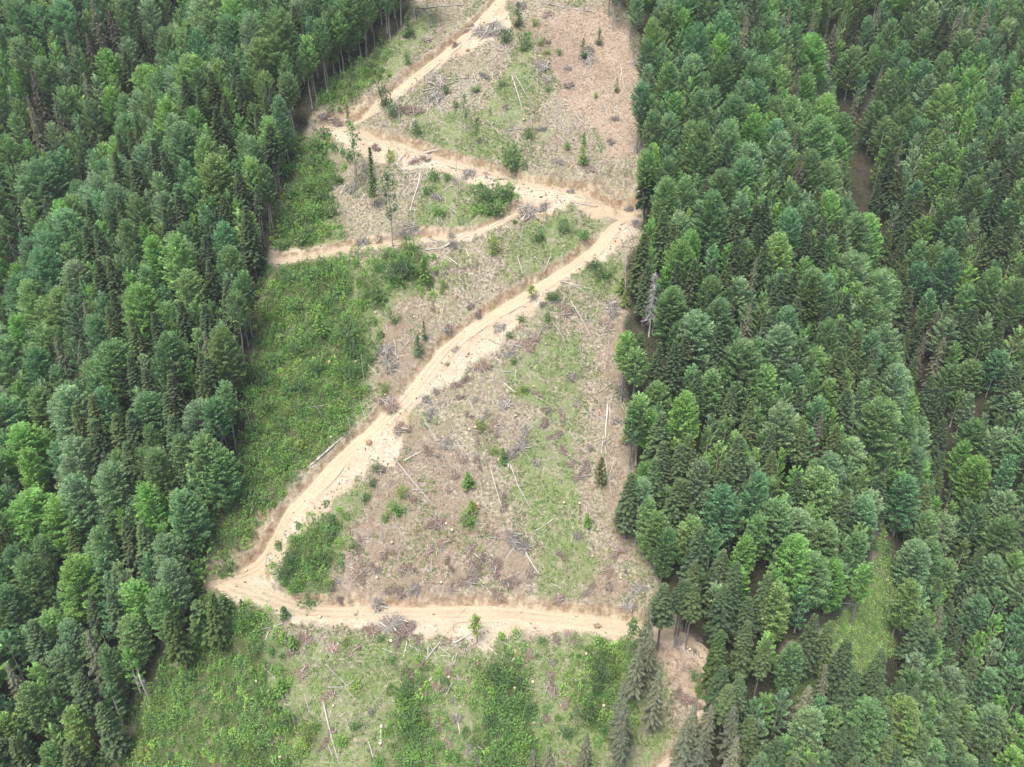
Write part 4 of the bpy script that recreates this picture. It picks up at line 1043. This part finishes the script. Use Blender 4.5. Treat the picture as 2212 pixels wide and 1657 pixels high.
LOGROWS += [(np.array([a, b]), k) for a, b, k in _xp]
if True:
    for pp_, k in LOGROWS:
        e = ground_at(pp_)
        if not cleared(e[:, 0], e[:, 1]).all() and k[-1] == '0': continue
        # stay on the local slope: mean of a few ground heights along the log
        mid = e.mean(0); L_ = float(np.linalg.norm(e[1] - e[0]))
        rad = {'0': .12, '1': .19, '2': .28, '3': .42}.get(k[1:] or '1') * rng.uniform(.9, 1.15)
        pale = k[0] == 'p'
        ls += 1
        lm, sm = log_mesh(ls, L_, rad, M_PALE if pale else M_DEAD, 0 if L_ < 4 else int(rng.integers(3, 8)))
        u = unit(e[1] - e[0]); up = unit(np.array([0, -SLOPE, 1.])); side = unit(np.cross(up, u)); up = np.cross(u, side)
        o = bpy.data.objects.new('fallen_tree' if sm else 'fallen_log', None if sm else lm)
        COL.objects.link(o)
        tt = np.linspace(.1, .9, 7)[:, None]; pl = e[0] + (e[1] - e[0]) * tt
        lift = float(np.median(ground(pl[:, 0], pl[:, 1]) - pl[:, 2]))
        o.matrix_world = Matrix((tuple(u) + (mid[0],), tuple(side) + (mid[1],), tuple(up) + (mid[2] + lift + .05,), (0, 0, 0, 1))).transposed().transposed()
        M = Matrix.Identity(4)
        for c in range(3):
            M[c][0], M[c][1], M[c][2], M[c][3] = u[c], side[c], up[c], (mid + [0, 0, lift + .05])[c]
        o.matrix_world = M
        if sm:
            link('stem', lm, o); link('branch_stubs', sm, o)
        size = ("thin " if k[1:] == '0' else "") + ("long" if L_ > 13 else "short" if L_ < 5 else "mid-length")
        place_label(o, f"{'thick ' if k[1:] == '3' else ''}{size} {'pale peeled' if pale else 'weathered grey'} log lying", "log", "felled logs left on the slope", mid)

# ------------------------------------------------------------------ heaps of brush: x, y, width, colour
PILES = {
 (850, 0): "930,195,150,g 1000,200,120,g 1330,270,60,r 1190,55,90,g 1330,430,120,g 1350,520,80,g 1470,440,70,g 1580,390,100,g 1780,775,90,g 1300,830,80,g 1760,915,80,g 620,530,110,g 610,640,110,g 440,715,120,r 1050,690,60,g 1340,105,80,r 740,290,70,r 820,160,80,r 1400,1030,90,g 640,1275,80,g 450,1460,130,g 1250,1385,150,g 1180,1410,90,r 1865,1280,110,g 1890,1500,110,g 120,1565,160,g 240,1550,120,r 730,1600,110,g 1310,1370,100,g 1460,550,80,r 1590,1080,80,r 750,1200,60,g 830,1140,90,g 950,500,70,g 570,270,70,r 240,970,60,r 510,1040,80,r 1620,340,80,g 1890,420,80,g 1920,760,110,g 1930,930,110,g 940,1130,90,r 50,1220,100,g 1380,1040,60,g 1480,1250,50,g",
 (0, 0): "2130,730,150,r 2060,740,90,g",
 (850, 640): "320,640,150,g 350,700,110,g 270,930,140,r 690,490,80,r 740,625,60,g 1010,510,110,g 1220,560,160,r 1430,370,100,r 1740,310,130,g 1480,775,80,g 1080,950,90,g 940,1010,70,g 1330,1000,80,r 1420,1030,80,r 1010,1110,120,r 1300,1085,80,r 1170,1110,110,g 650,1190,130,g 430,1130,140,r 590,1020,70,g 1190,1240,110,g 1430,1245,80,R 1095,1270,110,g 1475,1340,80,r 1550,1400,100,r 740,1385,80,R 890,1365,90,r 270,1390,120,r 620,895,70,g 540,920,70,g 780,820,80,r 930,720,90,r 1260,895,60,r 790,915,60,R 870,940,60,g 1260,1345,60,g 1370,330,70,g 1540,960,60,g 830,1040,50,r 770,1270,80,r 1380,1160,70,r 560,1250,80,r 880,1170,70,r 1580,1350,60,r 1290,350,80,g 1700,460,90,r 1620,1250,80,g 1820,900,120,g 1790,1050,110,g 640,1290,60,g 450,1540,70,r 1060,1590,80,r 700,1500,60,r 1080,650,60,g 850,330,90,r 900,350,60,r 1260,250,50,g 600,330,50,r",
 (850, 1278): "560,250,120,r 230,370,90,r 430,390,90,r 140,430,110,r 240,550,130,g 700,350,80,r 820,430,120,r 990,405,130,r 1230,390,120,r 1140,190,130,g 1200,250,100,g 1080,500,90,r 1000,530,70,r 1400,560,90,r 1420,290,70,r 1550,170,80,g 1790,280,80,r 1720,500,80,r 300,290,90,r 600,95,110,r 960,140,90,r 300,770,150,g 400,780,110,r 190,790,100,r 1730,400,90,r 1370,1120,140,R 1440,1230,90,R 1320,1350,80,r 640,1400,70,r 720,1230,70,g 870,1540,100,g 440,1040,70,r 730,1350,90,g 210,1310,70,g 1360,1000,70,g 1430,1550,60,R 2175,1170,70,R 90,330,110,r 120,230,100,r 350,540,110,r 480,520,90,g 700,210,90,r 900,340,110,r 720,500,80,r 1130,440,80,r 1850,600,110,g 1900,520,110,g 1600,510,70,r 820,280,70,r 620,1140,80,r 540,1170,50,r 1210,960,80,r 540,1000,70,r 390,860,80,r 510,850,80,r 120,910,90,r 690,1510,60,r 1400,850,70,r 1500,840,80,r 1540,1290,60,r 700,1050,60,r 2150,870,90,g",
 (0, 1278): "1970,1020,90,R 2150,880,100,r 1950,840,90,r 2110,1200,80,r 1800,1470,80,r 1730,1000,70,g 2080,1500,70,r 1880,900,70,r 2150,1430,70,r 1260,420,50,r 2190,560,80,r 2150,480,90,r",
 (1700, 1278): "60,1240,100,R 100,900,90,g 30,1000,80,r 140,800,80,g",
}
def sticks_mesh(g, n, rx, h, l0, l1, r0, mat, name):
    az = g.uniform(0, 6.28, n); rr = np.sqrt(g.random(n)) * rx * .8
    c = np.column_stack([np.cos(az) * rr, np.sin(az) * rr, h * g.random(n) * (1 - .7 * (rr / rx) ** 2) + .08])
    yaw = az + g.normal(0, .9, n) if g.random() < .6 else g.uniform(0, 6.28) + g.normal(0, .7, n)
    d = unit(np.column_stack([np.cos(yaw), np.sin(yaw), g.normal(.06, .3, n)]))
    L_ = g.uniform(l0, l1, n)[:, None]
    a = unit(np.cross(d, g.normal(0, 1, (n, 3)))); b = np.cross(d, a)
    r = (r0 * g.uniform(.5, 1.5, n) ** 2)[:, None]
    ang = np.arange(3) * 2.0944
    ring = np.cos(ang)[None, :, None] * a[:, None] + np.sin(ang)[None, :, None] * b[:, None]
    lo = (c - d * L_ * .5)[:, None] + ring * r[:, None]; hi = (c + d * L_ * .5)[:, None] + ring * r[:, None] * .35
    v = np.concatenate([lo, hi], 1)
    v[..., 2] = np.maximum(v[..., 2], -.1)
    f = np.array([[0, 1, 4, 3], [1, 2, 5, 4], [2, 0, 3, 5]])
    F = (np.arange(n)[:, None, None] * 6 + f[None]).reshape(-1, 4)
    return raw_mesh(name, v.reshape(-1, 3), F, 4, mat)
P_PILE = {'g': [], 'r': []}
for i in range(6):
    g = np.random.default_rng(120 + i)
    for k, (nt, ta, tb, r0, mt) in {'g': (46, .8, 3.0, .05, M_TWIG), 'r': (100, .4, 1.9, .036, M_TWIGR)}.items():
        V, F, MI, nv = [], [], [], 0
        for c in range(int(g.integers(2, 5))):
            ox, oy, rr = g.normal(0, 1.0), g.normal(0, .75), g.uniform(.6, 1.25)
            for (n_, l0, l1, rd, mi) in ((nt, ta, tb, r0, 0), (nt // 6, 1.0, 2.2, .05, 1), (7, 1.6, 4.2, .075, 2)):
                me = sticks_mesh(g, n_, rr, .8, l0, l1, rd, mt, 'tmp')
                co = np.empty(len(me.vertices) * 3, np.float32); me.vertices.foreach_get('co', co)
                fi = np.empty(len(me.loops), np.int32); me.loops.foreach_get('vertex_index', fi)
                bpy.data.meshes.remove(me)
                V.append(co.reshape(-1, 3) + [ox, oy, 0]); F.append(fi.reshape(-1, 4) + nv); nv += len(co) // 3
                MI.append(np.full(len(fi) // 4, mi, np.int32))
        me = raw_mesh('brush_pile', np.concatenate(V), np.concatenate(F), 4, mt)
        me.materials.append(M_SHADEWOOD); me.materials.append(M_DEAD)
        me.polygons.foreach_set('material_index', np.concatenate(MI))
        P_PILE[k].append(me)
slope_rot = Matrix.Rotation(math.atan(SLOPE), 4, 'X')
for (ox, oy), s in PILES.items():
    rows = [r.split(',') for r in s.split()]
    pos = ground_at(crop(ox, oy, [(float(r[0]), float(r[1])) for r in rows]))
    dep = (pos - CAM) @ CF
    for p, d, r in zip(pos, dep, rows):
        w = float(r[2]) * .336 * d / PF
        k = 'g' if r[3] == 'g' else 'r'
        o = link('brush_pile', P_PILE[k][rng.integers(6)])
        o.matrix_world = Matrix.Translation(p) @ slope_rot @ Matrix.Rotation(rng.uniform(0, 6.28), 4, 'Z') @ Matrix.Diagonal((w / 4.2 * rng.uniform(.8, 1.4), w / 4.2 * rng.uniform(.65, 1.1), .45 * w / 4.2 + .35, 1))
        size = "big " if w > 5.3 else "small " if w < 3.6 else ""
        place_label(o, f"{size}{'grey' if k == 'g' else 'reddish brown'} brush heap", "brush heap", "heaps of cut brush", p)

# ------------------------------------------------------------------ stumps and root plates
STUMPS = {(850, 0): "1245,720,R 1450,680 1870,595 870,620 655,130 1415,215 905,100 270,1440 150,1470 575,1510,R 820,330,R 980,800 720,1210 580,100 1180,780 1290,1290", (850, 640): "745,265,R 1660,597 1130,1040 870,1110 1245,850 1320,570 885,1615,R 1540,1600 100,690 475,400 830,1120 1440,1590 290,900 1220,1055 690,700,R 190,1215,R 735,265 230,370 1000,1110",
          (850, 1278): "335,210 680,85 720,130 1140,940,R 1580,940 885,995,R 1695,1255 1240,1110 1245,1375 1120,1145 1655,745,R 1620,300 240,440 330,860 1800,440 1520,650 700,1070 260,1500 650,470", (0, 1278): "1650,1100 1730,1160 2145,1255 1800,1590 1570,320 1900,70 1690,940 2060,690", (0, 640): "1465,1080,R 2130,1170 2150,660 2120,690", (1700, 1278): "130,930 60,900 40,880"}
def stump_mesh(seed, root):
    g = np.random.default_rng(seed); T = Tubes(); C = Tubes()
    if root:                                  # torn root plate: a clod of earth with broken roots
        T.bar(np.array([[0, 0, -.2], [0, .05, .35], [.05, 0, .75]]), [.75, .7, .3], 9)
        for k in range(9):
            a = g.uniform(0, 6.28); e = np.array([math.cos(a), math.sin(a) * .8, g.uniform(.1, .9)]) * g.uniform(.9, 1.5)
            C.bar(np.array([e * .3 + [0, 0, .3], e]), [.09, .02], 4)
        return T.mesh('root_clod', M_SOILROOT), C.mesh('roots', M_CUT)
    T.bar(np.array([[0, 0, -.4], [0, 0, .1], [.02, 0, .42]]), [.52, .36, .31], 9)
    C.bar(np.array([[.02, 0, .42], [.02, 0, .445]]), [.29, .29], 9)
    return T.mesh('base', M_FIRBARK), C.mesh('cut_face', M_CUT)
P_STUMP = [stump_mesh(140 + i, False) for i in range(2)]; P_ROOT = [stump_mesh(145 + i, True) for i in range(2)]
for (ox, oy), s in STUMPS.items():
    rows = [r.split(',') for r in s.split()]
    for p, r in zip(ground_at(crop(ox, oy, [(float(r[0]), float(r[1])) for r in rows])), rows):
        root = len(r) > 2
        pr = (P_ROOT if root else P_STUMP)[rng.integers(2)]
        e = bpy.data.objects.new('uprooted_stump' if root else 'tree_stump', None); COL.objects.link(e)
        e.location = p; e.rotation_euler = (.35 if not root else .6, 0, rng.uniform(-.6, .6)); k = rng.uniform(1.05, 1.5); e.scale = (k, k, k)
        link('root_clod' if root else 'base', pr[0], e); link('roots' if root else 'cut_face', pr[1], e)
        place_label(e, "orange-brown torn-out stump" if root else "pale sawn stump", "stump", "stumps on the slope", p)

# ------------------------------------------------------------------ what nobody could count: undergrowth, herbs, grass, twigs
def plan_points(n, x0=-125, x1=125, y0=95, y1=410):
    return rng.uniform(x0, x1, n), rng.uniform(y0, y1, n)
def off_road(x, y, m=.8):
    q = road_query(x, y)
    k = np.ones(x.shape, bool)
    for d, s, zc, w in q: k &= (d > w + m) & ~((s > 0) & (d < w + 2.2))
    return k
def clumps(name, x, y, rad, hgt, per, leaf, cols, mat, label, cat, seed=1):
    g = np.random.default_rng(seed)
    z = ground(x, y)
    n = len(x)
    i = np.repeat(np.arange(n), per)
    a = g.uniform(0, 6.28, len(i)); u = np.sqrt(g.random(len(i)))
    rr = rad[i] * u
    hh = hgt[i] * g.uniform(.25, 1, len(i)) * (1 - .6 * u ** 2)
    c = np.column_stack([x[i] + np.cos(a) * rr, y[i] + np.sin(a) * rr, z[i] + np.sin(a) * rr * SLOPE + hh])
    d = np.column_stack([np.cos(a) * u, np.sin(a) * u, .35 + .3 * g.random(len(i))]) + g.normal(0, .4, (len(i), 3))
    L = Leaves()
    col = cols[g.integers(0, len(cols), n)] * g.uniform(.68, 1.25, (n, 1))
    print(name, len(c))
    L.add(c, d, UP + g.normal(0, .5, c.shape), leaf * g.uniform(.7, 1.3, len(i)), leaf * .55, np.clip(g.normal(.5, .2, len(i)), 0, 1), col[i])
    return tag(link(name, L.mesh(name, mat)), label, cat, None, 'stuff')
G_THICK = np.array([(0.245, 0.422, 0.120), (0.285, 0.490, 0.131), (0.262, 0.445, 0.142), (0.331, 0.524, 0.137), (0.194, 0.342, 0.125)])
G_HERB = np.array([(.21, .37, .095), (.25, .41, .11), (.18, .32, .09), (.28, .40, .13)])
def mounds(x, y, rad, hgt, per, leaf, cols, g, L, floor=.0):
    """leafy domes: sprays over the outside of each bush, pointing outward"""
    n = len(x); z = ground(x, y)
    i = np.repeat(np.arange(n), per)
    v = unit(g.normal(0, 1, (len(i), 3))); v[:, 2] = np.abs(v[:, 2]) - .12
    lob = 1 + .22 * np.sin(3 * np.arctan2(v[:, 1], v[:, 0]) + g.uniform(0, 6.28, n)[i]) + g.normal(0, .10, len(i))
    c = np.column_stack([x[i] + v[:, 0] * rad[i] * lob, y[i] + v[:, 1] * rad[i] * lob, z[i] + v[:, 1] * rad[i] * SLOPE * .6 + v[:, 2] * hgt[i] * lob + floor])
    col = cols[g.integers(0, len(cols), n)] * g.uniform(.6, 1.3, (n, 1))
    d = v + g.normal(0, .55, v.shape) + np.array([0, 0, .25])
    L.add(c, d, UP + v * .8 + g.normal(0, .4, v.shape), leaf * g.uniform(.7, 1.35, len(i)), leaf * .6, np.clip(g.normal(.5, .2, len(i)), 0, 1), col[i])
def spaced(x, y, r):
    """thin a cloud of points to a spacing, with a coarse grid"""
    keep, grid = [], {}
    for k in range(len(x)):
        a, b = int(x[k] // r), int(y[k] // r)
        if any(math.hypot(x[k] - px, y[k] - py) < r for da in (-1, 0, 1) for db in (-1, 0, 1) for px, py in grid.get((a + da, b + db), ())):
            continue
        grid.setdefault((a, b), []).append((x[k], y[k])); keep.append(k)
    return np.array(keep, int)
g = np.random.default_rng(2)
UG = Leaves()
x, y = plan_points(190000)
k = area('thicket', x + g.normal(0, 2.6, len(x)), y + g.normal(0, 2.6, len(x)), 5.0) & off_road(x, y, 1.6) & (fbm(x, y, 7, 3, 21.) > -.50)
x, y = x[k], y[k]
k = spaced(x, y, 2.35); x, y = x[k], y[k]
h = np.clip(2.5 + 2.2 * fbm(x, y, 9, 2, 31.) + g.normal(0, 1.1, len(x)), .7, 6.0)
mounds(x, y, .62 + .27 * h + g.uniform(-.1, .3, len(x)), h, 160, .50, G_THICK, g, UG)
k = g.random(len(x)) < .35                    # taller shoots and saplings out of the mass
mounds(x[k] + g.normal(0, .6, k.sum()), y[k] + g.normal(0, .6, k.sum()), g.uniform(.5, .9, k.sum()), h[k] * 1.1 + 1.2, 60, .46, G_THICK * 1.12, g, UG)
x, y = plan_points(60000)
k = area('thicket', x + g.normal(0, 2.6, len(x)), y + g.normal(0, 2.6, len(x)), 5.0) & off_road(x, y); x, y = x[k][:14000], y[k][:14000]
x, y = x[:6000], y[:6000]
mounds(x, y, g.uniform(.3, .7, len(x)), g.uniform(.2, .6, len(x)), 6, .38, G_THICK * .7, g, UG)
tag(link('undergrowth', UG.mesh('undergrowth', M_WOODS)), "dense low green thicket of brambles and saplings regrowing on the cleared slope", "undergrowth", None, 'stuff')
GC = Leaves()
x, y = plan_points(260000)
k = ((area('herb', x + g.normal(0, 2.2, len(x)), y + g.normal(0, 2.2, len(x)), 5.0) & (fbm(x, y, 6, 3, 41.) > -.14)) | (fbm(x, y, 9, 4, 47.) > .24)) & cleared(x, y) & off_road(x, y, 1.2) & ~area('spoil', x, y, 3) & ~area('pink', x, y, 4) & ~(area('slash', x, y, 4) & (rng.random(len(x)) < .7))
x, y = x[k], y[k]
k = spaced(x, y, 1.0); x, y = x[k], y[k]
h = g.uniform(.25, .9, len(x)) * np.where(g.random(len(x)) < .08, 1.9, 1)
mounds(x, y, .35 + .55 * h, h, 24, .42, G_HERB, g, GC)
x, y = plan_points(160000, 70, 135, 140, 215)
k = inside(x + 2 * fbm(x, y, 6, 2, 3.), y + 2 * fbm(x, y, 6, 2, 5.), GLADE_G)
x, y = x[k], y[k]
k = spaced(x, y, .8); x, y = x[k], y[k]
h = g.uniform(.25, .8, len(x))
mounds(x, y, .4 + .5 * h, h, 26, .45, G_HERB * 1.3, g, GC)
tag(link('ground_cover', GC.mesh('ground_cover', M_WOODS)), "patches of low bright green herbs growing on the cleared slope", "ground cover", None, 'stuff')
x, y = plan_points(60000, -200, 200, 60, 410)
k = ~cleared(x, y); x, y = x[k][:22000], y[k][:22000]
h = rng.uniform(.4, 2.0, len(x))
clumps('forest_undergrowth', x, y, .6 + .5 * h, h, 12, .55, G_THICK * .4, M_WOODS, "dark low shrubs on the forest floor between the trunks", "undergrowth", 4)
x, y = plan_points(90000)
k = cleared(x, y) & ((~area('herb', x, y, 5)) | (rng.random(len(x)) < .25)) & off_road(x, y, .3) & (fbm(x, y, 7, 3, 51.) > -.25) & ~(area('spoil', x, y, 3) & (rng.random(len(x)) < .93))
x, y = x[k], y[k]
G_GRASS = np.array([(.36, .30, .16), (.30, .29, .13), (.22, .25, .09), (.44, .37, .22)])
clumps('dry_grass', x, y, np.full(len(x), .25), rng.uniform(.15, .4, len(x)), 4, .34, G_GRASS, M_WOODS, "straw-coloured dry grass tufts between the stumps", "grass", 5)
g = np.random.default_rng(6)
x, y = plan_points(90000)
k = cleared(x, y) & ((fbm(x, y, 9, 3, 61.) > .0) | area('slash', x, y, 5)) & (off_road(x, y, .2) | (g.random(len(x)) < .12)) & (~area('spoil', x, y, 3) | (g.random(len(x)) < .10))
x, y = x[k][:30000], y[k][:30000]
n = len(x)
yaw = g.uniform(0, 6.28, n); d = np.column_stack([np.cos(yaw), np.sin(yaw), np.sin(yaw) * SLOPE + g.normal(0, .12, n)]); d = unit(d)
c = np.column_stack([x, y, ground(x, y) + .10]); Ls = (g.uniform(.3, 1.0, n) ** 2 * 2.8)[:, None]
a = unit(np.cross(d, UP)); b = np.cross(d, a); r = g.uniform(.014, .06, n)[:, None, None]
ang = np.arange(3) * 2.0944
ring = np.cos(ang)[None, :, None] * a[:, None] + np.sin(ang)[None, :, None] * b[:, None]
v = np.concatenate([(c - d * Ls * .5)[:, None] + ring * r, (c + d * Ls * .5)[:, None] + ring * r * .5], 1)
F = (np.arange(n)[:, None, None] * 6 + np.array([[0, 1, 4, 3], [1, 2, 5, 4], [2, 0, 3, 5]])[None]).reshape(-1, 4)
mats = (M_DEAD, M_TWIGR)
me = raw_mesh('woody_debris', v.reshape(-1, 3), F, 4, M_DEAD)
me.materials.append(M_TWIGR); me.materials.append(M_TWIG)
me.polygons.foreach_set('material_index', np.repeat(g.integers(0, 3, n), 3).astype(np.int32))
tag(link('woody_debris', me), "scattered grey and brown sticks littering the cleared slope", "debris", None, 'stuff')
g = np.random.default_rng(9)
x, y = plan_points(60000)
k = area('spoil', x, y, 3.0) & cleared(x, y) & ((fbm(x, y, 5, 3, 71.) > -.05) | (g.random(len(x)) < .3)) & (off_road(x, y, -.6) | (g.random(len(x)) < .25))
x, y = x[k][:5200], y[k][:5200]
n = len(x); r = (.07 + .38 * g.random(n) ** 3.5)
oc = np.array([(1, 0, 0), (-1, 0, 0), (0, 1, 0), (0, -1, 0), (0, 0, 1), (0, 0, -1)], float)
v = oc[None] * (r[:, None] * g.uniform(.6, 1.4, (n, 6)))[..., None] + g.normal(0, .12, (n, 6, 3)) * r[:, None, None] + np.column_stack([x, y, ground(x, y) + r * .25])[:, None]
tri = np.array([(0, 2, 4), (2, 1, 4), (1, 3, 4), (3, 0, 4), (2, 0, 5), (1, 2, 5), (3, 1, 5), (0, 3, 5)])
me = raw_mesh('soil_clods', v.reshape(-1, 3), (np.arange(n)[:, None, None] * 6 + tri[None]).reshape(-1, 3), 3, M_SOILROOT)
me.materials.append(M_CLODPALE); me.polygons.foreach_set('material_index', np.repeat(g.integers(0, 2, n), 8).astype(np.int32))
tag(link('soil_clods', me), "loose clods of earth and stones on the spilled soil below the tracks", "rubble", None, 'stuff')
flush_labels()

# ------------------------------------------------------------------ the air
hz = N('haze_air')
hz.t.nodes.remove(hz.p)
pv = hz.new('ShaderNodeVolumePrincipled')
pv.inputs['Color'].default_value = (.92, .965, 1, 1); pv.inputs['Density'].default_value = .00010
hz.t.links.new(pv.outputs[0], hz.out.inputs['Volume'])
zlo, zhi = float(zf.min()) - 1, float(zf.max()) + 45
b = np.array([(x, y, z) for x in (-476, 476) for y in (-156, 696) for z in (zlo, max(zhi, 300))])
hm = raw_mesh('haze', b, np.array([(0, 1, 3, 2), (4, 6, 7, 5), (0, 4, 5, 1), (2, 3, 7, 6), (0, 2, 6, 4), (1, 5, 7, 3)]), 4, hz.m)
tag(link('haze', hm), "thin pale haze in the valley air", "haze", None, 'stuff')
